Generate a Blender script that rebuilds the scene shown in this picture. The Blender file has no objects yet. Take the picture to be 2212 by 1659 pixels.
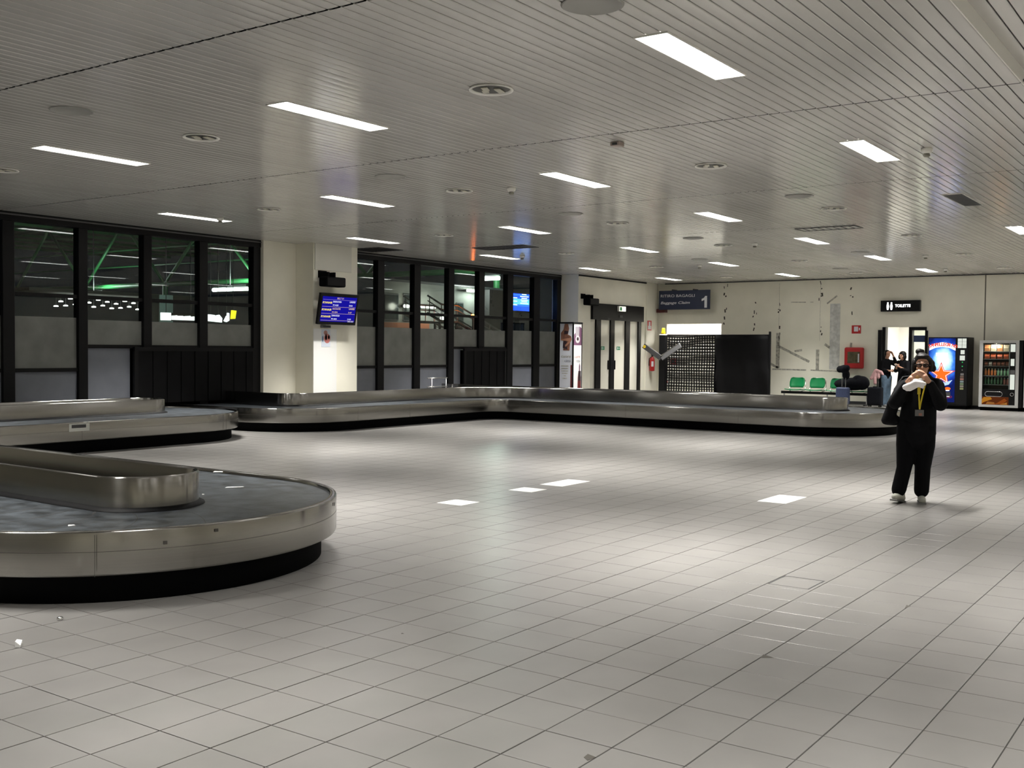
import bpy, bmesh, math, random
from mathutils import Vector, Matrix
random.seed(7)
SC = bpy.context.scene
COL = SC.collection

# ---------------------------------------------------------------- camera
CAM_H, FPX, CX, CY = 1.66, 2289.0, 1106.0, 829.5
YAW, PITCH, ROLL = 0.957685592, -0.0334344767, 0.0095466444
FWD = Vector((math.sin(YAW)*math.cos(PITCH), math.cos(YAW)*math.cos(PITCH), math.sin(PITCH)))
_r = Vector((math.cos(YAW), -math.sin(YAW), 0)); _u = _r.cross(FWD)
RGT = math.cos(ROLL)*_r + math.sin(ROLL)*_u
UPV = -math.sin(ROLL)*_r + math.cos(ROLL)*_u
cam_d = bpy.data.cameras.new('camera'); cam = bpy.data.objects.new('camera', cam_d); COL.objects.link(cam)
cam_d.sensor_width = 36.0; cam_d.lens = FPX/2212.0*36.0; cam_d.clip_start = 0.05; cam_d.clip_end = 400
M3 = Matrix((RGT, UPV, -FWD)).transposed()
cam.matrix_world = Matrix.Translation((0, 0, CAM_H)) @ M3.to_4x4()
SC.camera = cam
def project(p):                       # world point -> pixel of the 2212x1659 frame
    d = Vector(p) - Vector((0, 0, CAM_H)); z = d.dot(FWD)
    if z < .1: return None
    return CX + FPX*d.dot(RGT)/z, CY - FPX*d.dot(UPV)/z, z

# ---------------------------------------------------------------- world, exposure, light levels
w = bpy.data.worlds.new('night'); SC.world = w; w.use_nodes = True
w.node_tree.nodes['Background'].inputs[0].default_value = (.0035, .0045, .006, 1)
w.node_tree.nodes['Background'].inputs[1].default_value = 1.0
SC.view_settings.view_transform = 'Standard'; SC.view_settings.look = 'None'
SC.view_settings.exposure = 0.12; SC.view_settings.gamma = 1.0; SC.view_settings.use_curve_mapping = False
LAMP_W, LAMP_SPREAD, LAMP_COL, DIFF_STR = 102.0, math.radians(82), (1.0, .975, .925), 9.0

# ---------------------------------------------------------------- helpers
def link(o, parent=None, world=True):
    COL.objects.link(o)
    if parent is not None:
        o.parent = parent
        if world: o.location = tuple(-c for c in parent_loc(parent))
    return o
def parent_loc(p):
    v = Vector((0, 0, 0)); q = p
    while q is not None:
        v += Vector(q.location); q = q.parent
    return v
def tag(o, label=None, cat=None, group=None, kind=None):
    if label: o['label'] = label
    if cat: o['category'] = cat
    if group: o['group'] = group
    if kind: o['kind'] = kind
    return o
def thing(name, label, cat, loc=(0, 0, 0), group=None):
    o = bpy.data.objects.new(name, None); COL.objects.link(o); o.location = loc; o.empty_display_size = .1
    return tag(o, label, cat, group)
def copy_tree(o, parent=None, loc=None, label=None, group=None):
    c = o.copy(); COL.objects.link(c); c.parent = parent
    if loc is not None: c.location = loc
    if label: c['label'] = label
    if group: c['group'] = group
    for ch in o.children: copy_tree(ch, c)
    return c
class MB:
    def __init__(s): s.v = []; s.f = []; s.uv = None
    def add(s, vs, fs):
        n = len(s.v); s.v += [tuple(v) for v in vs]; s.f += [tuple(i+n for i in f) for f in fs]; return s
    def box(s, x0, x1, y0, y1, z0, z1):
        return s.add([(x0,y0,z0),(x1,y0,z0),(x1,y1,z0),(x0,y1,z0),(x0,y0,z1),(x1,y0,z1),(x1,y1,z1),(x0,y1,z1)],
                     [(0,3,2,1),(4,5,6,7),(0,1,5,4),(1,2,6,5),(2,3,7,6),(3,0,4,7)])
    def obox(s, c, ax, ay, az):       # oriented box: centre and three half-axis vectors
        c, ax, ay, az = map(Vector, (c, ax, ay, az)); vs = []
        for k in (-1, 1):
            for i, j in ((-1,-1),(1,-1),(1,1),(-1,1)): vs.append(c + ax*i + ay*j + az*k)
        return s.add(vs, [(0,3,2,1),(4,5,6,7),(0,1,5,4),(1,2,6,5),(2,3,7,6),(3,0,4,7)])
    def cyl(s, p0, p1, r0, r1=None, n=14, caps=True):
        p0, p1 = Vector(p0), Vector(p1); r1 = r0 if r1 is None else r1
        d = (p1-p0).normalized(); a = d.orthogonal().normalized(); b = d.cross(a); vs = []
        for p, r in ((p0, r0), (p1, r1)):
            for i in range(n):
                t = 2*math.pi*i/n; vs.append(p + (a*math.cos(t) + b*math.sin(t))*r)
        fs = [(i, (i+1) % n, n+(i+1) % n, n+i) for i in range(n)]
        if caps: fs += [tuple(range(n-1, -1, -1)), tuple(range(n, 2*n))]
        return s.add(vs, fs)
    def tube(s, path, r, n=8, closed=False):
        path = [Vector(p) for p in path]; m = len(path); rings = []; a = None
        for i, p in enumerate(path):
            if closed: d = path[(i+1) % m] - path[i-1]
            else: d = path[min(i+1, m-1)] - path[max(i-1, 0)]
            d.normalize()
            a = d.orthogonal().normalized() if a is None else (a - d*a.dot(d)).normalized()
            b = d.cross(a); rr = r[i] if isinstance(r, (list, tuple)) else r
            rings.append([p + (a*math.cos(2*math.pi*k/n) + b*math.sin(2*math.pi*k/n))*rr for k in range(n)])
        vs = [v for q in rings for v in q]; fs = []
        for i in range(m if closed else m-1):
            j = (i+1) % m
            for k in range(n): fs.append((i*n+k, i*n+(k+1) % n, j*n+(k+1) % n, j*n+k))
        if not closed: fs += [tuple(range(n-1, -1, -1)), tuple(range((m-1)*n, m*n))]
        return s.add(vs, fs)
    def lathe(s, prof, c, n=24, axis='z'):   # prof: (radius, height)
        vs = []; c = Vector(c)
        for r, h in prof:
            for i in range(n):
                t = 2*math.pi*i/n; x, y = r*math.cos(t), r*math.sin(t)
                vs.append(c + (Vector((x, y, h)) if axis == 'z' else Vector((h, x, y)) if axis == 'x' else Vector((x, h, y))))
        fs = []
        for k in range(len(prof)-1):
            for i in range(n): fs.append((k*n+i, k*n+(i+1) % n, (k+1)*n+(i+1) % n, (k+1)*n+i))
        fs += [tuple(range(n-1, -1, -1)), tuple(range((len(prof)-1)*n, len(prof)*n))]
        return s.add(vs, fs)
    def prism(s, poly, o, u, v, w):   # polygon in plane (o;u,v) extruded by w
        o, u, v, w = map(Vector, (o, u, v, w)); n = len(poly)
        a = [o + u*p[0] + v*p[1] for p in poly]; b = [p + w for p in a]
        return s.add(a+b, [tuple(range(n-1, -1, -1)), tuple(range(n, 2*n))] + [(i, (i+1) % n, n+(i+1) % n, n+i) for i in range(n)])
    def mesh(s, name):
        m = bpy.data.meshes.new(name); m.from_pydata(s.v, [], s.f); m.update(); return m
    def build(s, name, mat, parent=None, smooth=False, bevel=0, seg=2, kind=None, label=None, fixn=False):
        m = s.mesh(name)
        if fixn:
            b = bmesh.new(); b.from_mesh(m); bmesh.ops.recalc_face_normals(b, faces=b.faces); b.to_mesh(m); b.free()
        if mat is not None: m.materials.append(mat)
        if smooth: m.polygons.foreach_set('use_smooth', [True]*len(m.polygons))
        o = bpy.data.objects.new(name, m); link(o, parent)
        if bevel:
            md = o.modifiers.new('bevel', 'BEVEL'); md.width = bevel; md.segments = seg; md.limit_method = 'ANGLE'; md.angle_limit = .6
        if kind: o['kind'] = kind
        if label: o['label'] = label
        return o
def B(*a): return MB().box(*a)
def sweep(name, poly, prof, mat, parent, closed=True, smooth=True):
    """sweep a (outward offset, z) profile along a plan polyline; outward = right-hand side of travel"""
    n = len(poly); m = len(prof); vs = []; P = [Vector((p[0], p[1])) for p in poly]; L = [0]
    for i in range(n):
        if closed: d0, d1 = (P[i]-P[i-1]), (P[(i+1) % n]-P[i])
        else: d0 = P[i]-P[i-1] if i else P[1]-P[0]; d1 = P[i+1]-P[i] if i < n-1 else P[-1]-P[-2]
        d0 = d0.normalized(); d1 = d1.normalized()
        nn = Vector((d0.y, -d0.x)) + Vector((d1.y, -d1.x)); nn = nn.normalized(); nn = nn / max(.3, nn.dot(Vector((d0.y, -d0.x))))
        for off, z in prof: vs.append((P[i].x+nn.x*off, P[i].y+nn.y*off, z))
    for i in range(n): L.append(L[-1] + (P[(i+1) % n]-P[i]).length)
    fs = []; uv = []
    for i in range(n if closed else n-1):
        j = (i+1) % n
        for k in range(m-1):
            fs.append((i*m+k, j*m+k, j*m+k+1, i*m+k+1)); uv += [(L[i], prof[k][1]), (L[i+1], prof[k][1]), (L[i+1], prof[k+1][1]), (L[i], prof[k+1][1])]
    me = bpy.data.meshes.new(name); me.from_pydata(vs, [], fs); me.update()
    ul = me.uv_layers.new(name='UVMap'); ul.data.foreach_set('uv', [c for p in uv for c in p])
    me.materials.append(mat)
    if smooth: me.polygons.foreach_set('use_smooth', [True]*len(me.polygons))
    o = bpy.data.objects.new(name, me); link(o, parent)
    return o
def fillet(pts, closed=True, step=.09):
    """pts: (x, y, radius) -> rounded polyline"""
    out = []; n = len(pts)
    for i, (x, y, r) in enumerate(pts):
        p = Vector((x, y))
        if r <= 0 or (not closed and i in (0, n-1)): out.append((x, y)); continue
        a = Vector(pts[i-1][:2])-p; b = Vector(pts[(i+1) % n][:2])-p; a.normalize(); b.normalize()
        ang = a.angle(b); t = r/math.tan(ang/2); c = p + (a+b).normalized()*(r/math.sin(ang/2))
        s = p + a*t - c; e = p + b*t - c; th0 = math.atan2(s.y, s.x); th1 = math.atan2(e.y, e.x); d = th1-th0
        while d > math.pi: d -= 2*math.pi
        while d < -math.pi: d += 2*math.pi
        k = max(6, int(abs(d)*r/step)+4)
        for q in range(k+1): th = th0+d*q/k; out.append((c.x+r*math.cos(th), c.y+r*math.sin(th)))
    return out
def text(s, size, mat, parent, o, right, up, width=None, align='LEFT', shear=0, name='lettering', thick=.002, bold=0):
    cu = bpy.data.curves.new(name, 'FONT'); cu.body = s; cu.size = 1; cu.align_x = align; cu.extrude = 0; cu.shear = shear; cu.resolution_u = 3; cu.offset = bold
    t = bpy.data.objects.new('t', cu); COL.objects.link(t)
    dg = bpy.context.evaluated_depsgraph_get(); me = bpy.data.meshes.new_from_object(t.evaluated_get(dg)); bpy.data.objects.remove(t); bpy.data.curves.remove(cu)
    xs = [v.co.x for v in me.vertices] or [0]; sx = size
    x_off = 0
    if width: sx = width/max(1e-4, max(xs)-min(xs)); x_off = min(xs) if align == 'LEFT' else 0
    right, up, o = Vector(right), Vector(up), Vector(o); nrm = right.cross(up)
    for v in me.vertices: v.co = o + right*((v.co.x-x_off)*sx) + up*(v.co.y*size) + nrm*thick
    me.materials.clear(); me.materials.append(mat); me.name = name
    ob = bpy.data.objects.new(name, me); link(ob, parent); return ob

# ---------------------------------------------------------------- materials
def mat(name, col, rough=.5, metal=0, spec=.5, noise=None, bump=None, emis=None, estr=1, coat=0, alpha=None):
    m = bpy.data.materials.new(name); m.use_nodes = True; nt = m.node_tree; b = nt.nodes['Principled BSDF']
    b.inputs['Base Color'].default_value = (*col, 1); b.inputs['Roughness'].default_value = rough
    b.inputs['Metallic'].default_value = metal; b.inputs['Specular IOR Level'].default_value = spec
    b.inputs['Coat Weight'].default_value = coat
    if emis: b.inputs['Emission Color'].default_value = (*emis, 1); b.inputs['Emission Strength'].default_value = estr
    if noise or bump:
        tc = nt.nodes.new('ShaderNodeNewGeometry')
    if noise:                          # (scale, amount): soft mottling of the base colour
        n = nt.nodes.new('ShaderNodeTexNoise'); n.inputs['Scale'].default_value = noise[0]; n.inputs['Detail'].default_value = 5
        nt.links.new(tc.outputs['Position'], n.inputs['Vector'])
        r = nt.nodes.new('ShaderNodeMapRange'); r.inputs[1].default_value = .3; r.inputs[2].default_value = .7; r.inputs[3].default_value = 1-noise[1]; r.inputs[4].default_value = 1+noise[1]
        nt.links.new(n.outputs['Fac'], r.inputs[0])
        x = nt.nodes.new('ShaderNodeMix'); x.data_type = 'RGBA'; x.blend_type = 'MULTIPLY'; x.inputs[0].default_value = 1
        x.inputs[6].default_value = (*col, 1); nt.links.new(r.outputs[0], x.inputs[7]); nt.links.new(x.outputs[2], b.inputs['Base Color'])
    if bump:
        n2 = nt.nodes.new('ShaderNodeTexNoise'); n2.inputs['Scale'].default_value = bump[0]; nt.links.new(tc.outputs['Position'], n2.inputs['Vector'])
        bp = nt.nodes.new('ShaderNodeBump'); bp.inputs['Strength'].default_value = bump[1]; bp.inputs['Distance'].default_value = .01
        nt.links.new(n2.outputs['Fac'], bp.inputs['Height']); nt.links.new(bp.outputs[0], b.inputs['Normal'])
    return m
def emit(name, col, s):
    m = bpy.data.materials.new(name); m.use_nodes = True; nt = m.node_tree; nt.nodes.clear()
    e = nt.nodes.new('ShaderNodeEmission'); e.inputs[0].default_value = (*col, 1); e.inputs[1].default_value = s
    o = nt.nodes.new('ShaderNodeOutputMaterial'); nt.links.new(e.outputs[0], o.inputs[0]); return m
def cell_mat(name, col, px, py, ox, oy, amount, rough, rough_var, spec=.5, nscale=2.5, namt=.06):
    """surface laid in cells (tiles, planks): every cell a slightly different tone, plus soft wear"""
    m = mat(name, col, rough, spec=spec); nt = m.node_tree; b = nt.nodes['Principled BSDF']; N = nt.nodes.new; L = nt.links.new
    g = N('ShaderNodeNewGeometry'); s = N('ShaderNodeSeparateXYZ'); L(g.outputs['Position'], s.inputs[0])
    fl = []
    for k, (p, o) in enumerate(((px, ox), (py, oy))):
        a = N('ShaderNodeMath'); a.operation = 'SUBTRACT'; L(s.outputs[k], a.inputs[0]); a.inputs[1].default_value = o
        d = N('ShaderNodeMath'); d.operation = 'DIVIDE'; L(a.outputs[0], d.inputs[0]); d.inputs[1].default_value = p
        f = N('ShaderNodeMath'); f.operation = 'FLOOR'; L(d.outputs[0], f.inputs[0]); fl.append(f)
    c = N('ShaderNodeCombineXYZ'); L(fl[0].outputs[0], c.inputs[0]); L(fl[1].outputs[0], c.inputs[1])
    wn = N('ShaderNodeTexWhiteNoise'); wn.noise_dimensions = '3D'; L(c.outputs[0], wn.inputs['Vector'])
    r = N('ShaderNodeMapRange'); L(wn.outputs['Value'], r.inputs[0]); r.inputs[3].default_value = 1-amount; r.inputs[4].default_value = 1+amount
    n = N('ShaderNodeTexNoise'); n.inputs['Scale'].default_value = nscale; n.inputs['Detail'].default_value = 6; L(g.outputs['Position'], n.inputs['Vector'])
    r2 = N('ShaderNodeMapRange'); L(n.outputs['Fac'], r2.inputs[0]); r2.inputs[1].default_value = .3; r2.inputs[2].default_value = .7; r2.inputs[3].default_value = 1-namt; r2.inputs[4].default_value = 1+namt
    mu = N('ShaderNodeMath'); mu.operation = 'MULTIPLY'; L(r.outputs[0], mu.inputs[0]); L(r2.outputs[0], mu.inputs[1])
    x = N('ShaderNodeMix'); x.data_type = 'RGBA'; x.blend_type = 'MULTIPLY'; x.inputs[0].default_value = 1; x.inputs[6].default_value = (*col, 1)
    L(mu.outputs[0], x.inputs[7]); L(x.outputs[2], b.inputs['Base Color'])
    r3 = N('ShaderNodeMapRange'); L(wn.outputs['Value'], r3.inputs[0]); r3.inputs[3].default_value = rough-rough_var; r3.inputs[4].default_value = rough+rough_var
    L(r3.outputs[0], b.inputs['Roughness']); return m
def steel_mat(name, col, rough, aniso=.75):
    m = mat(name, col, rough, metal=1); nt = m.node_tree; b = nt.nodes['Principled BSDF']; N = nt.nodes.new; L = nt.links.new
    b.inputs['Anisotropic'].default_value = aniso; b.inputs['Anisotropic Rotation'].default_value = .25
    t = N('ShaderNodeTangent'); t.direction_type = 'UV_MAP'; t.uv_map = 'UVMap'; L(t.outputs[0], b.inputs['Tangent'])
    uv = N('ShaderNodeUVMap'); uv.uv_map = 'UVMap'; mp = N('ShaderNodeMapping'); mp.inputs['Scale'].default_value = (.7, 160, 1); L(uv.outputs[0], mp.inputs[0])
    n = N('ShaderNodeTexNoise'); n.inputs['Scale'].default_value = 1; n.inputs['Detail'].default_value = 6; L(mp.outputs[0], n.inputs['Vector'])
    r = N('ShaderNodeMapRange'); L(n.outputs['Fac'], r.inputs[0]); r.inputs[1].default_value = .3; r.inputs[2].default_value = .7; r.inputs[3].default_value = .95; r.inputs[4].default_value = 1.04
    x = N('ShaderNodeMix'); x.data_type = 'RGBA'; x.blend_type = 'MULTIPLY'; x.inputs[0].default_value = 1; x.inputs[6].default_value = (*col, 1); L(r.outputs[0], x.inputs[7]); L(x.outputs[2], b.inputs['Base Color'])
    r2 = N('ShaderNodeMapRange'); L(n.outputs['Fac'], r2.inputs[0]); r2.inputs[3].default_value = rough-.02; r2.inputs[4].default_value = rough+.02; L(r2.outputs[0], b.inputs['Roughness'])
    return m
def glass_mat(name, tint, ior=1.5, rough=0):
    m = bpy.data.materials.new(name); m.use_nodes = True; nt = m.node_tree; nt.nodes.clear(); N = nt.nodes.new
    t = N('ShaderNodeBsdfTransparent'); t.inputs[0].default_value = (*tint, 1); g = N('ShaderNodeBsdfGlossy'); g.inputs['Roughness'].default_value = rough
    f = N('ShaderNodeFresnel'); gm = N('ShaderNodeNewGeometry'); ma = N('ShaderNodeMath'); ma.operation = 'MULTIPLY_ADD'; ma.inputs[1].default_value = 1/ior-ior; ma.inputs[2].default_value = ior; nt.links.new(gm.outputs['Backfacing'], ma.inputs[0]); nt.links.new(ma.outputs[0], f.inputs[0]); mx = N('ShaderNodeMixShader'); o = N('ShaderNodeOutputMaterial')
    nt.links.new(f.outputs[0], mx.inputs[0]); nt.links.new(t.outputs[0], mx.inputs[1]); nt.links.new(g.outputs[0], mx.inputs[2]); nt.links.new(mx.outputs[0], o.inputs[0]); return m

TX, TY, TOX, TOY = .3315, .3335, 5.479, .827          # floor tile pitch and grid origin
PW, PY0 = .1205, 1.74                                 # ceiling plank pitch and first edge
M_tile = cell_mat('floor_tile', (.218, .210, .200), TX, TY, TOX, TOY, .025, .34, .006, spec=.5)
M_wtile = mat('white_tile', (.93, .93, .90), .35)
M_grout = mat('grout', (.045, .042, .04), .9)
M_plank = cell_mat('ceiling_plank', (.56, .545, .515), 50, PW, 0, PY0, .03, .15, .012, spec=.8, nscale=.8, namt=.05)
M_void = mat('ceiling_void', (.02, .02, .02), .9)
M_wall = mat('wall_paint', (.87, .84, .72), .75, noise=(1.3, .05), spec=.3)
M_white = mat('white_paint', (.80, .79, .74), .55, spec=.35)
M_black = mat('black_metal', (.004, .004, .0045), .45, spec=.22)
M_matte = mat('matte_black', (.003, .003, .0035), .9, spec=.1)
M_rub = mat('black_rubber', (.0035, .0035, .004), .6, noise=(3, .3), spec=.15)
M_belt = mat('belt_rubber', (.036, .042, .048), .38, noise=(7, .8), bump=(30, .2))
M_steel = steel_mat('brushed_steel', (.33, .32, .30), .19, .93)
M_chrome = mat('chrome', (.72, .72, .72), .22, metal=1)
M_alu = mat('aluminium', (.55, .55, .54), .35, metal=1)
M_glass = glass_mat('window_glass', (.86, .92, .90))
M_dglass = glass_mat('door_glass', (.9, .93, .9))
M_frost = mat('frosted_film', (.20, .205, .19), .5, noise=(2.2, .18))
M_panel = mat('infill_panel', (.19, .20, .235), .5, noise=(2.5, .08))
M_grey = mat('grey_metal', (.16, .16, .165), .45, metal=.3)
M_dkgrey = mat('dark_grey', (.045, .045, .047), .5)
M_red = mat('safety_red', (.50, .018, .02), .4)
M_green = mat('sign_green', (.01, .25, .10), .5)
M_yel = mat('safety_yellow', (.75, .55, .02), .45)
M_lamp = emit('lamp_diffuser', (1, .99, .95), DIFF_STR)
M_wtext = mat('white_lettering', (.75, .76, .80), .5)

# ================================================================ SETTING
CEIL, YW, XB = 4.0, 18.2, 33.8
def shows(pts):                        # rough share of the picture that a small flat piece covers
    s = 0
    for p in pts:
        q = project(p)
        if q and -20 < q[0] < 2232 and -20 < q[1] < 1679: s += 1.0/q[2]**3
    return s
# ---- floor: slab, each tile, and the far tiles as one field
floor = B(-4.2, 34.1, -7.2, 18.5, -.12, -.007).build('floor', M_grout, kind='structure')
def tile_shape(dx, dy, c=.0016):
    hx, hy = TX/2-.0024, TY/2-.0032
    vs = [(dx+sx*hx, dy+sy*hy, -.007) for sx, sy in ((-1,-1),(1,-1),(1,1),(-1,1))]
    vs += [(dx+sx*hx, dy+sy*hy, -c*.5) for sx, sy in ((-1,-1),(1,-1),(1,1),(-1,1))]
    vs += [(dx+sx*(hx-c), dy+sy*(hy-c), 0) for sx, sy in ((-1,-1),(1,-1),(1,1),(-1,1))]
    fs = [(8,9,10,11)] + [(4+i, 4+(i+1) % 4, 8+(i+1) % 4, 8+i) for i in range(4)] + [(i, (i+1) % 4, 4+(i+1) % 4, 4+i) for i in range(4)]
    return vs, fs
WHITE = [(8.99, 6.91), (10.35, 6.93), (11.03, 6.93), (11.36, 6.93), (11.12, 4.31), (11.45, 4.31)]
white_ix = {(math.floor((x-TOX)/TX), math.floor((y-TOY)/TY)) for x, y in WHITE}
cells = []
for i in range(math.floor((-4-TOX)/TX), math.floor((XB-TOX)/TX)+1):
    for j in range(math.floor((-7-TOY)/TY), math.floor((YW-TOY)/TY)+1):
        x, y = TOX+(i+.5)*TX, TOY+(j+.5)*TY
        if x > XB+.1 or y > YW+.1: continue
        sh = shows([(x, y, 0)])
        if 3.2 < x < 6.7 and y > 5.6 + (1.65-math.sqrt(max(0, 1.65**2-min(1.65, abs(x-4.97))**2))): sh = 0   # under the near carousel
        cells.append((sh, i, j, x, y))
cells.sort(reverse=True)
tm = MB(); tm.add(*tile_shape(0, 0)); tile_me = tm.mesh('tile'); tile_me.materials.append(M_tile)
wm = MB(); wm.add(*tile_shape(0, 0)); wtile_me = wm.mesh('white_tile'); wtile_me.materials.append(M_wtile)
field = MB(); n_t = 0
for sh, i, j, x, y in cells:
    if (i, j) in white_ix:
        o = bpy.data.objects.new('tile', wtile_me); COL.objects.link(o); o.parent = floor; o.location = (x, y, .0005); o['label'] = 'bright white replacement tile'
    elif n_t < 290:
        n_t += 1; o = bpy.data.objects.new('tile', tile_me); COL.objects.link(o); o.parent = floor; o.location = (x, y, random.uniform(-.0006, .0004))
    else:
        hx, hy = TX/2-.0024, TY/2-.0032; c4 = [(x-hx, y-hy), (x+hx, y-hy), (x+hx, y+hy), (x-hx, y+hy)]
        field.add([(a, b, -.007) for a, b in c4]+[(a, b, 0) for a, b in c4], [(4,5,6,7)]+[(i, (i+1) % 4, 4+(i+1) % 4, 4+i) for i in range(4)])
field.build('tile_field', M_tile, floor, kind='stuff')
hx, hy = 7.37, 2.67                    # a small floor hatch: dark frame lines let into the tiles
hm = MB()
for x0, x1, y0, y1 in ((-.17,.17,-.15,-.14),(-.17,.17,.14,.15),(-.17,-.16,-.15,.15),(.16,.17,-.15,.15)): hm.box(hx+x0, hx+x1, hy+y0, hy+y1, -.002, .001)
hm.build('hatch_frame', M_dkgrey, floor)

M_chip = mat('tile_chip', (.10, .092, .08), .9)
for pts in ([(5.43, 2.16), (5.50, 2.17), (5.475, 2.10)], [(3.66, 2.20), (3.70, 2.205), (3.69, 2.16), (3.64, 2.17)], [(7.05, 1.83), (7.15, 1.845), (7.14, 1.815)], [(4.62, 4.02), (4.64, 4.03), (4.635, 4.01)]):
    MB().prism(pts, (0, 0, .0002), (1, 0, 0), (0, 1, 0), (0, 0, .0008)).build('chipped_edge', M_chip, floor)
# ---- ceiling: void above, metal planks in bays, the raised bay on the right
ceil = MB(); ceil.box(-4.2, 34.1, PY0, 18.5, CEIL+.035, CEIL+.3); ceil.box(-4.2, 34.1, -7.2, PY0, CEIL+.155, CEIL+.3)
ceil = ceil.build('ceiling', M_void, kind='structure')
BAYS = [-4.1, .62, 5.34, 10.09, 14.83, 19.53, 24.2, 28.95, 33.8]
def plank_shape(L, dx, dy, dz):
    hw = PW/2-.0055
    sec = [(-hw, .018), (-hw, .004), (-hw+.005, 0), (0, -.0007), (hw-.005, 0), (hw, .004), (hw, .018)]
    vs = [(dx+x, dy+a, dz+b) for x in (0, L) for a, b in sec]
    return vs, [(k, k+1, 8+k, 7+k) for k in range(6)]
plk = []
for b in range(len(BAYS)-1):
    x0, x1 = BAYS[b]+.012, BAYS[b+1]-.012; k = 0
    for k in range(-74, 137):
        y = PY0+(k+.5)*PW
        if y > YW or y < -7.1: continue
        z = CEIL if k >= 0 else CEIL+.12
        plk.append((shows([(x0+(x1-x0)*t/16, y, z) for t in range(17)]), b, x0, x1, y, z))
plk.sort(reverse=True)
plank_me = {}; pf = MB()
for n, (sh, b, x0, x1, y, z) in enumerate(plk):
    if n < 300:
        if b not in plank_me:
            q = MB(); q.add(*plank_shape(x1-x0, 0, 0, 0)); me = q.mesh('plank'); me.materials.append(M_plank); plank_me[b] = me
        o = bpy.data.objects.new('plank', plank_me[b]); COL.objects.link(o); o.parent = ceil; o.location = (x0, y, z+random.uniform(-.0008, .0008))
    else: pf.add(*plank_shape(x1-x0, x0, y, z))
pf.build('plank_field', M_plank, ceil, kind='stuff')
for b in BAYS[1:-1]:                    # carrier rail above each joint
    B(b-.007, b+.007, -7.1, 18.2, CEIL+.010, CEIL+.03).build('joint_rail', M_grey, ceil)
B(-4.1, XB, PY0-.012, PY0-.002, CEIL-.004, CEIL+.155).build('trim_1', M_white, kind='structure')

# ---- walls
wl = MB(); wl.box(-4.2, 7.2, YW-.1, YW+.25, 0, CEIL+.1)
wl.build('wall_left', M_wall, kind='structure')
B(16.03, 16.995, 18.02, 18.45, 0, CEIL+.03).build('wall_pier', M_wall, kind='structure')
B(16.995, 18.42, 17.46, 18.45, 0, CEIL+.03).build('wall_column', M_wall, kind='structure')
B(17.03, 18.20, 17.435, 17.46, 3.40, CEIL-.002).build('trim_2', mat('fascia_board', (.74, .72, .64), .6), kind='structure')
wd = MB(); wd.box(28.4, 29.16, 17.47, 18.45, 0, CEIL+.03); wd.box(32.58, XB+.1, 17.47, 18.45, 0, CEIL+.03); wd.box(29.16, 32.58, 17.47, 18.45, 3.14, CEIL+.03)
wd.box(29.16, 32.58, 17.95, 18.45, 0, 3.14)
wall_door = wd.build('wall_entrance', M_wall, kind='structure')
B(32.87, 33.70, 17.435, 17.47, 0, CEIL+.02).build('wall_corner', M_wall, kind='structure')
OPB = (15.05, 17.12, .35, 2.58)        # service hatch opening in the back wall
DRB = (8.30, 9.66, 0, 2.44)            # doorway to the toilets
wb = MB()
def wall_with_holes(m, x0, x1, y0, y1, z1, holes):
    ys = y0
    for a, b, c, d in sorted(holes):
        m.box(x0, x1, ys, a, 0, z1); 
        if c > 0: m.box(x0, x1, a, b, 0, c)
        m.box(x0, x1, a, b, d, z1); ys = b
    m.box(x0, x1, ys, y1, 0, z1)
wall_with_holes(wb, XB, XB+.2, -7.2, 18.45, CEIL+.03, [OPB, DRB])
wall_back = wb.build('wall_back', M_wall, kind='structure')
B(-4.2, 34, -7.3, -7.0, 0, CEIL+.2).build('wall_right', M_wall, kind='structure')
B(-4.4, -4.1, -7.2, 18.4, 0, CEIL+.2).build('wall_behind', M_wall, kind='structure')
# dark shadow gap and skirting along the back wall
B(XB-.012, XB, -7, 8.29, 0, .09).build('baseboard_back', M_dkgrey, kind='structure')
B(XB-.012, XB, 9.78, 15.0, 0, .09).build('baseboard_back', M_dkgrey, kind='structure')
B(28.4, 33.0, 17.44, 17.47, CEIL-.045, CEIL-.001).build('trim_3', M_black, kind='structure')
B(XB-.03, XB, 4, 17.2, CEIL-.03, CEIL-.001).build('trim_4', M_dkgrey, kind='structure')
# marks left on the back wall by removed boards and signs
M_mk1 = mat('adhesive_residue', (.44, .42, .36), .8, noise=(14, .4)); M_mk2 = mat('ghost_of_sign', (.58, .58, .55), .8, noise=(8, .2)); M_mk3 = mat('plaster_hole', (.07, .06, .05), .9)
def mark(y0, z0, y1, z1, wd, m, nm='wall_mark'):
    d = Vector((0, y1-y0, z1-z0)); L = d.length; d /= L; n = Vector((0, -d.z, d.y))
    MB().obox((XB-.001, (y0+y1)/2, (z0+z1)/2), Vector((.0015, 0, 0)), d*L/2, n*wd/2).build(nm, m, wall_back)
for a in [(13.02,2.26,13.02,1.10,.13), (13.0,1.82,11.95,1.32,.08), (12.45,1.66,12.2,1.70,.07), (11.68,1.72,11.68,1.05,.11), (11.45,1.9,11.28,1.78,.08), (13.35,1.28,13.0,1.1,.08),
          (13.2,1.06,12.05,1.05,.05), (11.9,1.05,10.95,1.03,.04), (10.72,1.42,10.62,1.18,.16), (10.6,1.95,10.62,1.55,.07), (11.4,3.2,11.08,3.45,.05), (12.6,3.27,12.1,3.26,.025), (11.95,3.26,11.85,3.26,.02)]: mark(*a, M_mk1)
mark(11.13, 3.2, 11.13, 1.08, .33, M_mk2)
random.seed(3)
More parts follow.
